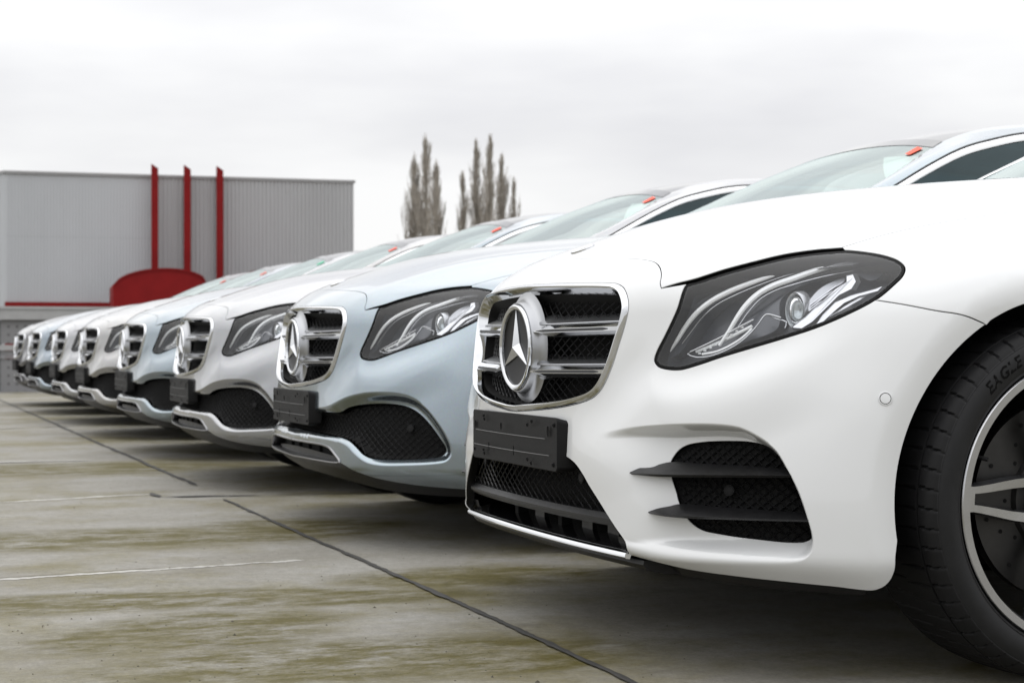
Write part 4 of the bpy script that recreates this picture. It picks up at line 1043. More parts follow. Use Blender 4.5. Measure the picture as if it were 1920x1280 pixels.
LINE = cr([(.800, 1.50, .965), (.785, 1.72, 1.075), (.76, 1.905, 1.172), (.73, 2.077, 1.259), (.705, 2.22, 1.320), (.68, 2.36, 1.358), (.65, 2.53, 1.392), (.632, 2.80, 1.408), (.625, 3.1, 1.408), (.635, 3.5, 1.365), (.68, 3.95, 1.20), (.76, 4.30, 1.00)], len(RAIL_IN))
def strip(A, B, n, bulge, name, mat, fs=False, arch_=None):
    """surface between two 3-d lines, bowed outwards"""
    V = []; m = len(A)
    for j in range(n+1):
        t = j/n; s = A*(1-t)+B*t; b = 4*t*(1-t)*bulge; nrm = np.cross(np.gradient(s, axis=0), B-A); nrm /= np.linalg.norm(nrm, axis=1, keepdims=True)+1e-9
        nrm = np.where((nrm[:, 0] < 0)[:, None], -nrm, nrm); V.append(s+nrm*b)
    V = np.concatenate(V)*([-1, 1, 1] if fs else [1, 1, 1]); F = [(j*m+i, j*m+i+1, (j+1)*m+i+1, (j+1)*m+i) for j in range(n) for i in range(m-1)]
    f0 = F[len(F)//2]; nx = np.cross(V[f0[1]]-V[f0[0]], V[f0[2]]-V[f0[0]])[0]
    if (nx < 0) != fs: F = [f[::-1] for f in F]
    return mesh_obj(name, V, F, mat, smooth=True, sharp=60)
def span(E, C_, name, mat, na=28):
    V = []; m = len(E)
    for a in np.linspace(-1, 1, na+1):
        s = a*a*.86+.14*a**4; V.append(np.column_stack([E[:, 0]*a, C_[:, 1]+(E[:, 1]-C_[:, 1])*s, C_[:, 2]+(E[:, 2]-C_[:, 2])*s]))
    F = [(j*m+i, (j+1)*m+i, (j+1)*m+i+1, j*m+i+1) for j in range(na) for i in range(m-1)]
    return mesh_obj(name, np.concatenate(V), F, mat, smooth=True, sharp=60)
reg(span(WSE, WSC, 'windscreen', M['glass_ws']), PARTS_COMMON)
reg(span(RFE[:30], RFC[:30], 'roof', M['gloss_black']), PARTS_COMMON)
reg(span(RFE[29:], RFC[29:], 'rear_window', M['glass_side']), PARTS_COMMON)
ws_frame = span(WSE[-3:], WSC[-3:], 'windscreen_header', M['gloss_black']); ws_frame.location = (0, .004, .003); reg(ws_frame, PARTS_COMMON)
mb = MB(); V = []
for a in np.linspace(-1, 1, 25):
    V += [(a*.725, 1.350+.100*a*a+.02, 1.040-.050*a*a-.014), (a*.70, 1.335+.100*a*a+.02, 1.020-.060*a*a-.035), (a*.66, 1.20+.10*a*a+.02, .98-.075*a*a)]
mb.add(V, [(i*3+j, i*3+j+1, i*3+j+4, i*3+j+3) for i in range(24) for j in range(2)]); reg(mb.obj('cowl', M['black'], smooth=True), PARTS_COMMON)
BELT = np.column_stack([np.interp(LINE[:, 1], [1.5, 2.2, 4.2], [.835, .850, .835]), LINE[:, 1], np.array([belt(y)+.012 for y in LINE[:, 1]])])
d0 = np.array([.010, 0, -.024])
for fs in (False, True):
    reg(strip(RAIL_IN, LINE, 6, .012, 'roof_rail', M['white'], fs), PARTS_COMMON)
    A1 = LINE+[.002, 0, -.003]; B1 = LINE+d0*1.15
    reg(strip(A1, B1, 3, .004, 'window_trim', M['bright_trim'], fs), PARTS_COMMON)
    m_ = (LINE[:, 1] < 4.15)
    bt = BELT.copy(); bt[:, 2] = np.minimum(bt[:, 2], B1[:, 2]-.002)
    reg(strip(B1[m_]+[-.004, 0, 0], bt[m_], 6, .012, 'side_window', M['glass_side'], fs), PARTS_COMMON)
    reg(strip(bt[m_]+[.004, 0, .010], bt[m_]+[.022, 0, -.016], 2, .003, 'belt_trim', M['chrome'], fs), PARTS_COMMON)
    gk = strip(LINE+[-.002, 0, .0035], LINE+[.0035, 0, -.0035], 1, 0, 'window_seal', M['black'], fs); reg(gk, PARTS_COMMON)
    # door mirror
    sgn = -1 if fs else 1
    mr = empty('door_mirror'); reg(mr, PARTS_COMMON)
    V = []; F = []; nu, nv = 20, 12
    for j in range(nv+1):
        t = math.pi*j/nv
        for i in range(nu):
            p = 2*math.pi*i/nu; cx, cy, cz = math.sin(t)*math.cos(p), math.sin(t)*math.sin(p), math.cos(t)
            sq = lambda v_, e_: math.copysign(abs(v_)**e_, v_)
            V.append((sgn*(.955+.105*sq(cx, .75)), 1.98+.07*sq(cy, .8)*(1 if cy < 0 else .45), 1.06+.066*sq(cz, .8)))
    F = [(j*nu+i, j*nu+(i+1) % nu, (j+1)*nu+(i+1) % nu, (j+1)*nu+i) for j in range(nv) for i in range(nu)]
    mesh_obj('mirror_cap', V, F, M['white'], mr, smooth=True)
    mb = MB(); mb.tube([(sgn*.83, 1.95, .965), (sgn*.90, 1.97, .99), (sgn*.95, 1.98, 1.02)], [.03, .026, .03], 10); mb.obj('mirror_arm', M['black'], mr, smooth=True)
    mb = MB(); mb.box((sgn*.955-.09, 2.008, 1.010), (sgn*.955+.09, 2.0115, 1.110)); mb.obj('mirror_glass', M['gloss_black'], mr)
# interior
def rbox(c, s, name, mat, rot=0.0, e_=.35, nu=16, nv=10):
    V = []; sq = lambda v_: math.copysign(abs(v_)**e_, v_)
    for j in range(nv+1):
        t = math.pi*j/nv
        for i in range(nu):
            p = 2*math.pi*(i+.5)/nu; x, y, z = sq(math.sin(t))*sq(math.cos(p))*s[0], sq(math.sin(t))*sq(math.sin(p))*s[1], sq(math.cos(t))*s[2]
            V.append((c[0]+x, c[1]+y*math.cos(rot)-z*math.sin(rot), c[2]+y*math.sin(rot)+z*math.cos(rot)))
    F = [(j*nu+i, j*nu+(i+1) % nu, (j+1)*nu+(i+1) % nu, (j+1)*nu+i) for j in range(nv) for i in range(nu)]
    return mesh_obj(name, V, F, mat, smooth=True)
for o in [p for p in PARTS_COMMON if p.name.startswith('door') and p.type == 'MESH']:
    co_ = np.array([tuple(v_.co) for v_ in o.data.vertices]); yh = co_[:, 1].max()-.17; sx_ = np.sign(co_[:, 0].mean())
    xh = abs(S0(*[np.array([c_]) for c_ in side_pts([(yh, .80)])[0]])[0, 0]); rbox((sx_*(xh+.012), yh, .80), (.014, .105, .015), 'handle', M['white'], 0, .6).parent = o
for sx_ in (1, -1):
    pt_ = S0(np.array([QMAX-.74]), np.array([.345]))[0]; o = rbox((0, 0, 0), (.20, .022, .060), 'tail_light', M['tail'], 0, .5); o.location = pt_*[sx_, 1, 1]; o.rotation_euler = (0, 0, -sx_*.74); reg(o, PARTS_COMMON)
mb = MB(); mb.box((-.80, 1.4, .21), (.80, 4.1, .33)); reg(mb.obj('cabin_floor', M['interior']), PARTS_COMMON)
reg(rbox((0, 1.80, .89), (.72, .20, .13), 'dashboard', M['interior'], 0, .3), PARTS_COMMON)
for x in (-.36, .36):
    st = empty('front_seat'); reg(st, PARTS_COMMON)
    rbox((x, 2.42, .52), (.25, .27, .09), 'cushion', M['interior_pale']).parent = st
    rbox((x, 2.78, .86), (.25, .07, .32), 'backrest', M['interior_pale'], -.25).parent = st
    rbox((x, 2.89, 1.21), (.13, .05, .08), 'headrest', M['interior'], -.2).parent = st
rs = empty('rear_seat'); reg(rs, PARTS_COMMON)
rbox((0, 3.45, .52), (.66, .26, .10), 'cushion', M['interior']).parent = rs
rbox((0, 3.78, .82), (.66, .08, .30), 'backrest', M['interior'], -.3).parent = rs
mb = MB(); mb.tube([(.36+.18*math.cos(a), 2.08-.06*math.sin(a), .92+.17*math.sin(a)) for a in np.linspace(0, 2*math.pi, 33)], .014, 8, False); reg(mb.obj('steering_wheel', M['interior'], smooth=True), PARTS_COMMON)
def ws_point(a, b):
    i = b*(NB-1); E = np.array([np.interp(i, range(NB), WSE[:, k]) for k in range(3)]); C_ = np.array([np.interp(i, range(NB), WSC[:, k]) for k in range(3)])
    s = a*a*.86+.14*a**4; return np.array([E[0]*a, C_[1]+(E[1]-C_[1])*s, C_[2]+(E[2]-C_[2])*s])
def ws_px(uv, k=1):
    """photo pixels -> windscreen coordinates"""
    ga, gb = np.meshgrid(np.linspace(.2, 1, 81), np.linspace(.3, 1, 71)); G_ = np.column_stack([ga.ravel(), gb.ravel()])
    P = project(np.array([ws_point(a, b) for a, b in G_])-[2*k*PITCH*0, 0, 0], -k*0) if False else project(np.array([ws_point(a, b) for a, b in G_])*[1, 1, 1], k)
    return [tuple(G_[np.argmin(np.hypot(*(P-np.array(q)).T))]) for q in uv]
def ws_patch(pts, name, mat, off=(.0, .006, -.006), n=6):
    """paper or tag stuck behind the windscreen: bilinear patch in windscreen coordinates"""
    V = [ws_point(*((1-u)*(1-v_)*np.array(pts[0])+u*(1-v_)*np.array(pts[1])+u*v_*np.array(pts[2])+(1-u)*v_*np.array(pts[3])))+off for v_ in np.linspace(0, 1, n) for u in np.linspace(0, 1, n)]
    return mesh_obj(name, V, [(j*n+i, j*n+i+1, (j+1)*n+i+1, (j+1)*n+i) for j in range(n-1) for i in range(n-1)], mat)
# ------------------------------------------------------------------ the eight parked cars
FLIP = []
def clone(o, parent, pm, white=M['white']):
    c = o.copy(); COL.objects.link(c); c.parent = parent
    for s in c.material_slots:
        if s.material is white and pm is not white: s.link = 'OBJECT'; s.material = pm
    for ch in o.children: clone(ch, c, pm)
    return c
NAMES = ['white sport-trim saloon with side fins and chrome lip, nearest in the row',
         'ice-blue metallic saloon parked second in the row, right beside the white one',
         'bright silver saloon parked third in the row, between two pale blue ones',
         'pale blue metallic saloon parked fourth in the row from the white one',
         'warm silver saloon parked fifth in the row from the white one',
         'light silver saloon parked sixth in the row from the white one',
         'steel-blue metallic saloon parked seventh, one before the far end of the row',
         'dark graphite saloon at the far left end of the row']
def car(k):
    c = empty('parked_car', (-k*PITCH, (0, .004, -.018, .002, 0, .010, -.010, .015)[k], 0)); c.rotation_euler = (0, 0, math.radians((0, .15, -.3, .2, .35, -.25, .3, -.2)[k])); prop(c, NAMES[k], 'car', 'saloon cars parked nose-out in a row')
    for o in PARTS_COMMON+(PARTS_SPORT if k == 0 else PARTS_PLAIN): clone(o, c, PAINTS[k])
    for sd, yc in WHEELS:
        w = clone(wheel_proto if k == 0 else wheel_plain, c, PAINTS[k]); w.location = (sd*(.805), yc, WZ)
        if sd < 0: w.rotation_euler = (0, 0, math.pi)
    tag = {5: 'green_tag'}.get(k, 'red_tag')
    o = ws_patch(TAG, 'windscreen_tag', M[tag], (.0, -.003, .003)); o.parent = c
    if k in (1, 2):
        o = ws_patch(PAPER, 'windscreen_paper', M['paper'], (.0, .02, -.012)); o.parent = c
    return c
TAG = ws_px([(1696, 290), (1706, 292), (1731, 279), (1721, 276)]); PAPER = ws_px([(1652, 333), (1708, 301), (1726, 287), (1648, 288)])
CARS = [car(k) for k in range(8)]
def purge(o):
    for ch in list(o.children): purge(ch)
    bpy.data.objects.remove(o)
for o in set(PARTS_COMMON+PARTS_SPORT+PARTS_PLAIN): purge(o)
purge(wheel_proto); purge(wheel_plain)
# ------------------------------------------------------------------ ground
def gpt(u, v, z=0.0):
    fw = FPX*(CAMZ-z)/(v-648); r = (u-960)/FPX*fw; p = CAMXY+FWD*fw+RGT*r; return np.array([p[0], p[1], z])
def wpt(u, v, fw):
    r = (u-960)/FPX*fw; p = CAMXY+FWD*fw+RGT*r; return np.array([p[0], p[1], CAMZ+(648-v)/FPX*fw])
def concrete():
    m = bpy.data.materials.new('weathered_concrete'); m.use_nodes = True; t = m.node_tree; b = t.nodes['Principled BSDF']; lk = t.links.new
    co = N(t, 'ShaderNodeTexCoord')
    def noise(scale, st, detail=5.0, rough=.55, loc=(0, 0, 0)):
        mp_ = N(t, 'ShaderNodeMapping'); mp_.inputs['Scale'].default_value = st; mp_.inputs['Location'].default_value = loc; mp_.inputs['Rotation'].default_value = (0, 0, math.radians(-4))
        n_ = N(t, 'ShaderNodeTexNoise', i_Scale=scale, i_Detail=detail, i_Roughness=rough); lk(co.outputs['Object'], mp_.inputs[0]); lk(mp_.outputs[0], n_.inputs['Vector']); return n_.outputs['Fac']
    def ramp(x, p0, p1, c0=(0, 0, 0), c1=(1, 1, 1)):
        r = N(t, 'ShaderNodeValToRGB'); e_ = r.color_ramp.elements; e_[0].position = p0; e_[1].position = p1; e_[0].color = (*c0, 1); e_[1].color = (*c1, 1); lk(x, r.inputs[0]); return r.outputs[0]
    def mix(f, a, c, mode='MIX'):
        x = N(t, 'ShaderNodeMixRGB', blend_type=mode)
        for k, v_ in ((0, f), (1, a), (2, c)):
            if isinstance(v_, (int, float)): x.inputs[k].default_value = v_
            elif isinstance(v_, tuple): x.inputs[k].default_value = (*v_, 1)
            else: lk(v_, x.inputs[k])
        return x.outputs[0]
    base = ramp(noise(1.1, (1, 1, 1), 6), .3, .7, (.190, .179, .152), (.258, .247, .218))
    grey = mix(ramp(noise(2.6, (1.0, .6, 1), 7, .65, (3, 1, 0)), .42, .66), base, (.275, .267, .244))
    # greenish-brown staining dragged along the bays
    st1 = ramp(noise(1.3, (1, .85, 1), 9, .68, (1.3, 4.2, 0)), .46, .63)
    st2 = ramp(noise(11.0, (1.2, .7, 1), 9, .78, (7, 2, 0)), .36, .62)
    # the larger puddle stains, each where it lies
    blob = None
    for (u_, v_, su, sv) in ((330, 1195, .42, .26), (420, 1165, .35, .20), (210, 1010, .8, .40), (470, 1000, .6, .34), (700, 1235, .75, .30), (150, 1130, .7, .22), (930, 1235, .40, .22), (900, 1080, .5, .26), (560, 985, .55, .30), (90, 880, 1.3, .60), (640, 1120, .5, .16), (330, 1120, .6, .16)):
        p_ = gpt(u_, v_); mp_ = N(t, 'ShaderNodeMapping'); mp_.vector_type = 'TEXTURE'; mp_.inputs['Location'].default_value = (p_[0], p_[1], 0); mp_.inputs['Rotation'].default_value = (0, 0, math.radians(-4)); mp_.inputs['Scale'].default_value = (sv, su, 1)
        g_ = N(t, 'ShaderNodeTexGradient', gradient_type='SPHERICAL'); lk(co.outputs['Object'], mp_.inputs[0]); lk(mp_.outputs[0], g_.inputs[0])
        blob = g_.outputs['Fac'] if blob is None else mix(1.0, blob, g_.outputs['Fac'], 'LIGHTEN')
    bl = mix(1.0, ramp(blob, .02, .42), ramp(noise(8.0, (1.3, .55, 1), 10, .8, (3, 8, 0)), .38, .56), 'MULTIPLY')
    stf = mix(.55, st1, st2, 'MULTIPLY')
    c1 = mix(mix(.9, (0, 0, 0), stf), grey, (.118, .097, .018))
    c1 = mix(mix(.97, (0, 0, 0), bl), c1, (.080, .066, .010))
    dk = ramp(noise(3.4, (1.6, .9, 1), 9, .76, (5, 9, 0)), .56, .72); dkm = mix(1.0, dk, ramp(noise(.8, (1, 1, 1), 2, .5, (6, 3, 0)), .42, .58), 'MULTIPLY')
    c2 = mix(mix(.7, (0, 0, 0), dkm), c1, (.060, .054, .034))
    sc_ = ramp(noise(9.0, (2.0, .35, 1), 8, .8, (2, 2, 0)), .62, .72)
    c3 = mix(mix(.35, (0, 0, 0), sc_), c2, (.38, .37, .345))
    gr = noise(130, (1, 1, 1), 8, .85); c4 = mix(.85, c3, ramp(gr, .25, .75, (.60, .60, .60), (1.35, 1.35, 1.35)), 'MULTIPLY')
    g2 = noise(30, (1, 1, 1), 10, .85, (4, 4, 0)); c4 = mix(.8, c4, ramp(g2, .30, .70, (.66, .66, .65), (1.30, 1.30, 1.29)), 'MULTIPLY')
    vo = N(t, 'ShaderNodeTexVoronoi', i_Scale=34.0); lk(co.outputs['Object'], vo.inputs['Vector'])
    pit = ramp(vo.outputs['Distance'], .035, .075, (.22, .21, .19), (1, 1, 1))
    c5 = mix(mix(1.0, ramp(noise(14, (1, 1, 1), 2, .5), .48, .58), (.8, .8, .8), 'MULTIPLY'), c4, mix(1.0, c4, pit, 'MULTIPLY'))
    lk(c5, b.inputs['Base Color'])
    b.inputs['Specular IOR Level'].default_value = .3
    lk(ramp(stf, 0, 1, (.74, .74, .74), (.62, .62, .62)), b.inputs['Roughness'])
    h = mix(.5, ramp(gr, .2, .8), pit, 'MULTIPLY'); bp = N(t, 'ShaderNodeBump'); bp.inputs['Strength'].default_value = .35; bp.inputs['Distance'].default_value = .004
    lk(h, bp.inputs['Height']); lk(bp.outputs[0], b.inputs['Normal'])
    return m
mb = MB(); mb.add([(-900, -900, 0), (900, -900, 0), (900, 900, 0), (-900, 900, 0)], [(0, 1, 2, 3)])
ground = prop(mb.obj('concrete_ground', concrete()), kind='structure')
rng = random.Random(4)
M['tar'] = vary(principled('tar_joint_filler', (0.035, 0.033, 0.030), 0.75), 25, 0.35, 0.1)
M['lime'] = vary(principled('lime_white_ridge', (0.40, 0.39, 0.36), 0.85), 18, 0.3, 0, 0.5, stretch=(1, .4, 1))
M['groove'] = vary(principled('dirty_joint_groove', (0.085, 0.076, 0.055), 0.9), 20, 0.3)
M['hair'] = vary(principled('faint_saw_cut', (0.165, 0.148, 0.108), 0.9), 9, 0.4)
def ragged(a, b, w, z, name, mat, step=.03, amp=.3, crown=0.0, wob=.004):
    a, b = np.array(a[:2]), np.array(b[:2]); L_ = np.linalg.norm(b-a); n = max(4, int(L_/step)); d = (b-a)/L_; p = np.array([-d[1], d[0]])
    V = []; off = 0.0; w1 = w2 = 1.0
    for i in range(n+1):
        off += rng.uniform(-1, 1)*wob*.35; off *= .96
        w1 = .7*w1+.3*(1+rng.uniform(-amp, amp)*2); w2 = .7*w2+.3*(1+rng.uniform(-amp, amp)*2); end = min(1, i/3, (n-i)/3)
        c = a+d*L_*i/n+p*off
        for s, zz_ in ((-.5*w*w1*max(end, .1), z), (0, z+crown), (.5*w*w2*max(end, .1), z)): V.append((*(c+p*s), zz_))
    mbx = MB(); mbx.add(V, [(i*3+j, i*3+j+3, i*3+j+4, i*3+j+1) for i in range(n) for j in range(2)])
    o = mbx.obj(name, mat, ground); 
    return o
# the dark filled joint that runs along the row, with its offset
ragged(gpt(418, 936), gpt(1300, 1329), .016, .004, 'joint_filler', M['tar'], .02, .5, .0006)
ragged(gpt(-60, 724), gpt(368, 911), .024, .004, 'joint_filler', M['tar'], .04, .5)
ragged(gpt(284, 925), gpt(300, 932.5), .035, .0044, 'joint_filler', M['tar'], .02, .4); ragged(gpt(300, 932.5), gpt(494, 929), .045, .004, 'joint_filler', M['tar'], .03, .4)
ragged(gpt(494, 929), gpt(760, 922), .018, .004, 'joint_filler', M['groove'], .03, .4)
# pale ridges of lime across the bays
ragged(gpt(-220, 1101), gpt(572, 1049.5), .028, .001, 'lime_ridge', M['lime'], .010, .9, 0, .0006)
ragged(gpt(-220, 1097), gpt(300, 1064), .006, .0016, 'joint_filler', M['hair'], .02, .8, 0, .0006)
ragged(gpt(-220, 953), gpt(282, 926.5), .045, .001, 'lime_ridge', M['lime'], .02, .9, 0, .0006)
ragged(gpt(-220, 872), gpt(180, 863), .05, .004, 'lime_ridge', M['lime'], .04, .6)
ragged(gpt(-220, 808), gpt(60, 801.5), .06, .004, 'lime_ridge', M['lime'], .04, .6); ragged(gpt(60, 801.5), gpt(150, 799.5), .05, .004, 'joint_filler', M['groove'], .04, .6)
for i in range(5):
    v_ = 772-i*9; ragged(gpt(-150, v_+3), gpt(60+20*i, v_), .03, .004, 'lime_ridge', M['lime'], .08, .5)
# loose grit
mb = MB()
for i in range(420):
    u, v_ = rng.uniform(-40, 1300), 690+590*rng.random()**.8; p = gpt(u, v_); r = rng.uniform(.0010, .0030)*(1+.8*(rng.random() > .92))
    a = [p+np.array([r*rng.uniform(.6, 1.3)*math.cos(t), r*rng.uniform(.6, 1.3)*math.sin(t), .0]) for t in (0, 1.3, 2.5, 3.8, 5.1)]
    mb.add(a+[p+[0, 0, r*.9]], [(k, (k+1) % 5, 5) for k in range(5)])
prop(mb.obj('grit', M['groove']), 'fine dark grit scattered over the concrete', 'grit', kind='stuff')

# ------------------------------------------------------------------ parapet wall at the far end
VPX = 10660.0
AX = RGT+FWD*(FPX/VPX); AX /= np.linalg.norm(AX); AX3 = np.array([*AX, 0]); DP3 = np.array([-AX[1], AX[0], 0])
if DP3[:2]@FWD < 0: DP3 = -DP3
UP3 = np.array([0, 0, 1.0])
def slab(o, ax0, ax1, z0, z1, d0, d1, name, mat, parent):
    """box in a wall's own axes: along, height, depth"""
    mbx = MB(); c = [(a, b, e_) for e_ in (z0, z1) for b in (d0, d1) for a in (ax0, ax1)]
    V = [np.array([o[0], o[1], 0])+AX3*a+DP3*b+UP3*e_ for a, b, e_ in c]
    mbx.add(V, [(0, 2, 3, 1), (4, 5, 7, 6), (0, 1, 5, 4), (1, 3, 7, 5), (3, 2, 6, 7), (2, 0, 4, 6)])
    return mbx.obj(name, mat, parent)
po = gpt(0, 735)
def dotted(name, col, dot, scale):
    m = principled(name, col, .6); t = m.node_tree; co = N(t, 'ShaderNodeTexCoord'); v_ = N(t, 'ShaderNodeTexVoronoi', i_Scale=scale); v_.inputs['Randomness'].default_value = 0.0
    r = N(t, 'ShaderNodeValToRGB'); e_ = r.color_ramp.elements; e_[0].position = .16; e_[0].color = (*dot, 1); e_[1].position = .24; e_[1].color = (*col, 1)
    t.links.new(co.outputs['Object'], v_.inputs['Vector']); t.links.new(v_.outputs['Distance'], r.inputs[0]); t.links.new(r.outputs[0], t.nodes['Principled BSDF'].inputs['Base Color']); return m
M['perf'] = dotted('perforated_sheet', (.20, .20, .205), (.10, .10, .10), 9.0)
M['coping'] = vary(principled('coping_metal', (.36, .36, .36), .45, .3), 6, .08)
M['pgrey'] = vary(principled('painted_steel', (.22, .22, .225), .55), 5, .1)
pw = empty('parapet_wall', tuple(po)); prop(pw, 'low grey parapet of perforated sheet panels behind the last car', 'parapet')
o0 = np.array([0.0, 0.0])
PW = 1.6
for i in range(-4, 9):
    a0, a1 = i*PW+.006, (i+1)*PW-.006
    slab(o0, a0, a1, .66, .985, .02, .06, 'panel', M['perf'], pw); slab(o0, a0, a1, .49, .565, .022, .06, 'panel', M['pgrey'], pw); slab(o0, a0, a1, .012, .455, .02, .06, 'panel', M['perf'], pw)
    slab(o0, a1-.02, a1+.03, .0, .97, .065, .12, 'post', M['pgrey'], pw)
slab(o0, -4*PW, 9*PW, .985, 1.125, -.05, .22, 'coping', M['coping'], pw); slab(o0, -4*PW, 9*PW, 1.127, 1.165, -.07, .24, 'coping_cap', M['coping'], pw)
slab(o0, -4*PW, 9*PW, .568, .64, -.005, .06, 'rail', M['coping'], pw); slab(o0, -4*PW, 9*PW, .458, .487, .0, .06, 'rail', M['pgrey'], pw)
slab(o0, -4*PW, 9*PW, .0, .01, -.03, .10, 'base_strip', M['pgrey'], pw)

# ------------------------------------------------------------------ warehouse with red masts
D0 = 60.0; bo = wpt(10, 648, D0); right = wpt(660, 648, 60.0*328/308); BL = float((right-bo)[:2]@AX); BH = CAMZ+328/FPX*D0
bld = empty('warehouse', (bo[0], bo[1], 0)); prop(bld, 'grey box-shaped warehouse clad in ribbed metal sheet', 'building')
M['clad_l'] = vary(principled('pale_ribbed_sheet', (.43, .445, .465), .5, .0), .35, .05, stretch=(1, 1, .3))
M['clad_r'] = vary(principled('grey_ribbed_sheet', (.40, .405, .415), .5, .0), .35, .05, stretch=(1, 1, .3))
M['clad_trim'] = principled('grey_flashing', (.26, .26, .265), .5)
M['red'] = vary(principled('red_painted_steel', (.185, .008, .009), .55, spec=.12), 2, .10)
def clad(a0, a1, z0, z1, ribs, depth, mat, parent, o=np.array([0.0, 0.0]), ax=AX3, dp=DP3):
    """one ribbed cladding sheet (trapezoid ribs)"""
    V = []; F = []; w = (a1-a0)/ribs; xs = []
    for r in range(ribs):
        b = a0+r*w; xs += [(b+.0005, 0), (b+w*.42, 0), (b+w*.54, -depth), (b+w*.88, -depth), (b+w-.0005, 0)]
    for z in (z0, z1): V += [ax*x+dp*d+UP3*z for x, d in xs]
    n = len(xs); F = [(i, i+1, n+i+1, n+i) for i in range(n-1)]
    mbx = MB(); mbx.add(V, F); return mbx.obj('cladding_panel', mat, parent)
m1 = BL*275/650
n1_, n2_ = 8, 10
for i in range(n1_):
    a0, a1 = m1*i/n1_, m1*(i+1)/n1_
    clad(a0, a1, 2.0, CAMZ+205/FPX*D0, 6, .022, M['clad_l'], bld); clad(a0, a1, CAMZ+205.25/FPX*D0, BH-.08, 6, .022, M['clad_l'], bld)
for i in range(n2_):
    a0, a1 = m1+(BL-m1)*i/n2_, m1+(BL-m1)*(i+1)/n2_
    clad(a0, a1, 0, BH-.08, 5, .05, M['clad_r'], bld)
slab(o0, .0, BL, .0, BH-.1, .03, 9.0, 'wall_core', M['pgrey'], bld)
SD = DP3-.62*AX3; SD = SD/np.linalg.norm(SD); SN_ = np.array([SD[1], -SD[0], 0])
for i in range(6): clad(1.5*i, 1.5*i+1.498, 0, BH-.08, 8, .03, M['clad_l'], bld, ax=SD, dp=SN_)
mbx = MB(); mbx.add([UP3*z+SD*a+SN_*b for z in (BH-.10, BH) for a in (0, 9.0) for b in (-.06, .06)], [(0, 1, 3, 2), (4, 6, 7, 5), (0, 4, 5, 1), (2, 3, 7, 6), (0, 2, 6, 4), (1, 5, 7, 3)]); mbx.obj('roof_edge', M['clad_trim'], bld)
slab(o0, -.06, BL+.05, BH-.10, BH, -.08, 9.1, 'roof_edge', M['clad_trim'], bld)
slab(o0, -.02, m1*.74, 0.0, CAMZ+82/FPX*D0, -.16, -.02, 'red_plinth', M['red'], bld)
masts = [(290, 308), (351, 310), (412, 312)]
mlab = ['leftmost of the three tall red masts before the warehouse', 'middle one of the three tall red masts before the warehouse', 'rightmost of the three tall red masts before the warehouse']
for (u, vt), lb in zip(masts, mlab):
    p = wpt(u, vt, D0-.6+(u-10)/650*3.9); h = p[2]; r = .118
    V = []
    for z, sl in ((0, 0), (h, 1)):
        for dx, dy in ((-1, -1), (1, -1), (1, 1), (-1, 1)):
            V.append(AX3*dx*r+DP3*dy*r+UP3*(z-(.16 if (sl and dx > 0) else 0)))
    mbx = MB(); mbx.add(V, [(0, 3, 2, 1), (4, 5, 6, 7), (0, 1, 5, 4), (1, 2, 6, 5), (2, 3, 7, 6), (3, 0, 4, 7)])
    ms = empty('mast', (p[0], p[1], 0)); prop(ms, lb, 'mast', 'red masts')
    mbx.obj('pole', M['red'], ms); mbx = MB(); mbx.box((-.25, -.25, 0), (.25, .25, .03)); mbx.obj('foot_plate', M['clad_trim'], ms)
def red_arch(uL, lab):
    fw = 57.0+(uL-212)/650*3.9; o = wpt(uL, 648, fw); w = 173/FPX*fw; zt = lambda v_: CAMZ+(648-v_)/FPX*fw
    prof = smooth_line([(0, zt(537)), (w*.06, zt(525)), (w*.16, zt(515.5)), (w*.33, zt(507.5)), (w*.52, zt(504)), (w*.70, zt(505)), (w*.86, zt(510.5)), (w*.97, zt(520)), (w, zt(532))], .12)
    front = [(0, 0)]+[tuple(q) for q in prof]+[(w, 0)]
    e_ = empty('red_porch', (o[0], o[1], 0)); prop(e_, lab, 'porch', 'red arched porches')
    mbx = MB(); mbx.prism(front, np.zeros(3), AX3, UP3, DP3, 2.2); mbx.obj('porch_shell', M['red'], e_)
    mbx = MB(); rim = [(x, z+.05) for x, z in prof]; m = len(rim)
    V = [AX3*x+UP3*z+DP3*d for d in (-.05, .10) for x, z in rim]+[AX3*x+UP3*(z-.06)+DP3*d for d in (-.05, .10) for x, z in rim]
    F = [(i, i+1, m+i+1, m+i) for i in range(m-1)]+[(2*m+i, 2*m+i+1, i+1, i) for i in range(m-1)]+[(3*m+i+1, 3*m+i, m+i, m+i+1) for i in range(m-1)]
    mbx.add(V, F); mbx.obj('rim_trim', M['red'], e_)
red_arch(212, 'dark red arched porch standing below the two left masts'); red_arch(428, 'dark red arched porch mostly hidden behind the car roofs')

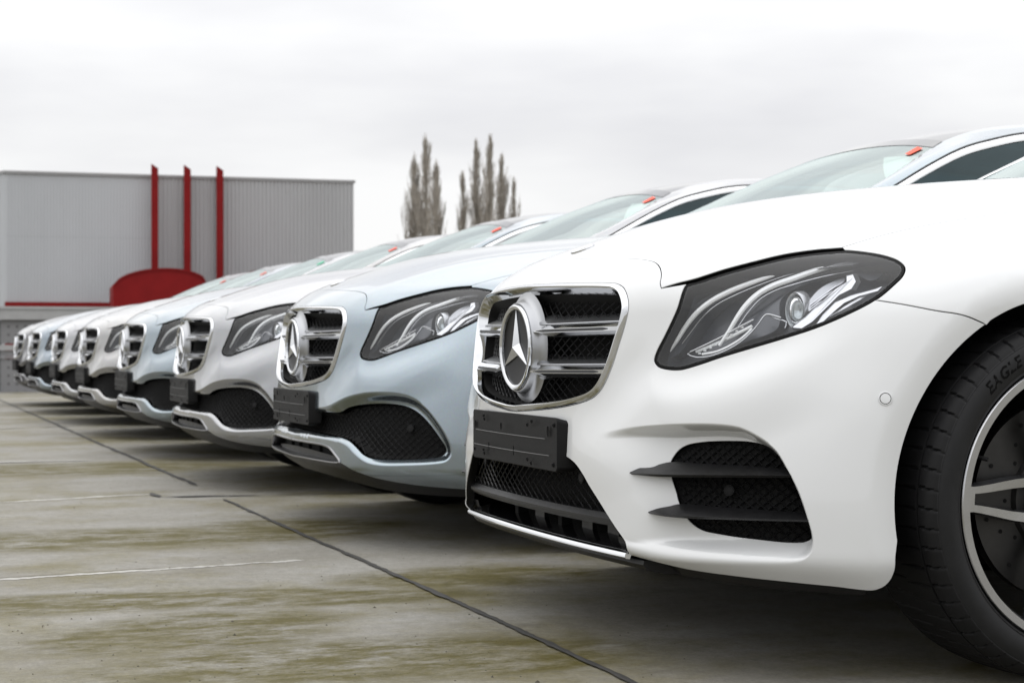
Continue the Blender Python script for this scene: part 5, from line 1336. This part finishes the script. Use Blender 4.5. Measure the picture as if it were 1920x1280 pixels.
# ------------------------------------------------------------------ bare poplars
M['bark'] = vary(principled('bark', (.13, .112, .085), .9), 3, .3); M['twig'] = vary(principled('twigs', (.33, .30, .26), .9), 2, .25)
def poplar(u, vt, half, seed, label, fw=75.0, dense=1.0):
    """bare upright crown: a leader, steep limbs close to it, and fine twigs inside a flame-shaped outline"""
    r_ = random.Random(seed); p = wpt(u, vt, fw); h = p[2]; s = half/FPX*fw
    t = empty('poplar_tree', (p[0], p[1], 0)); prop(t, label, 'tree', 'bare poplars behind the row')
    tr = MB(); cb = MB(); lx, ly = r_.gauss(0, .08), r_.gauss(0, .08)
    ax_ = lambda z: np.array([lx*math.sin(2.6*z/h)+.05*math.sin(7*z/h+seed), ly*math.sin(2.1*z/h), z])
    tr.tube([ax_(h*i/14*.985) for i in range(15)], [.085*(1-i/14)**.8+.010 for i in range(15)], 7); tr.obj('trunk', M['bark'], t, smooth=True)
    env = lambda z: s*(1.0 if z/h < .45 else max(.02, 1-((z/h-.45)/.55)**2.6))
    for i in range(int(92*dense)):
        z0 = h*(.12+.80*r_.random()); a = r_.uniform(0, 2*math.pi); zt = min(z0+h*r_.uniform(.10, .30), h*r_.uniform(.93, 1.0)); R_ = env(zt)*r_.uniform(.25, 1.1); b0 = ax_(z0)
        top = ax_(zt)+np.array([math.cos(a)*R_, math.sin(a)*R_, 0]); line = []
        for k in range(6):
            q = k/5; c_ = b0+(top-b0)*q; c_[:2] += (top-b0)[:2]*(.35*q*(1-q)*2); line.append(c_+np.array([r_.gauss(0, .012), r_.gauss(0, .012), 0]))
        cb.tube(line, [.026*(1-k/6.8) for k in range(6)], 4, False)
        for m in range(int(12*dense)):
            q = r_.uniform(.1, 1.0)*5; k = min(4, int(q)); st = line[k]+(line[k+1]-line[k])*(q-k); a2 = r_.uniform(0, 2*math.pi)
            l2 = r_.uniform(.3, 1.0)*min(1, .30+2.2*(1-st[2]/h)); rr = l2*r_.uniform(.08, .30)
            e1 = st+np.array([math.cos(a2)*rr*.7, math.sin(a2)*rr*.7, l2*.5]); e2 = st+np.array([math.cos(a2)*rr, math.sin(a2)*rr, l2])
            cb.tube([st, e1, e2], [.011, .008, .0045], 3, False)
            if m % 2 == 0:
                a3 = r_.uniform(0, 2*math.pi); l3 = l2*.5; cb.tube([e1, e1+np.array([math.cos(a3)*l3*.3, math.sin(a3)*l3*.3, l3])], [.007, .004], 3, False)
    cb.obj('crown', M['twig'], t)
poplar(772, 292, 34, 1, 'bare poplar at the left edge of the left-hand clump'); poplar(798, 256, 42, 2, 'tall bare poplar in the middle of the left-hand clump', fw=74.0); poplar(818, 304, 26, 12, 'bare poplar on the right side of the left-hand clump', fw=76.0)
poplar(864, 320, 15, 3, 'small slim bare poplar standing alone between the two clumps', fw=77, dense=.8); poplar(892, 264, 22, 4, 'slim bare poplar on the left of the right-hand clump'); poplar(923, 256, 26, 5, 'tallest bare poplar in the middle of the right-hand clump', fw=74)
poplar(945, 288, 26, 6, 'bare poplar right of the tallest one in the right-hand clump', fw=76); poplar(961, 334, 20, 7, 'low bare poplar at the far right of the right-hand clump', fw=75, dense=.8)
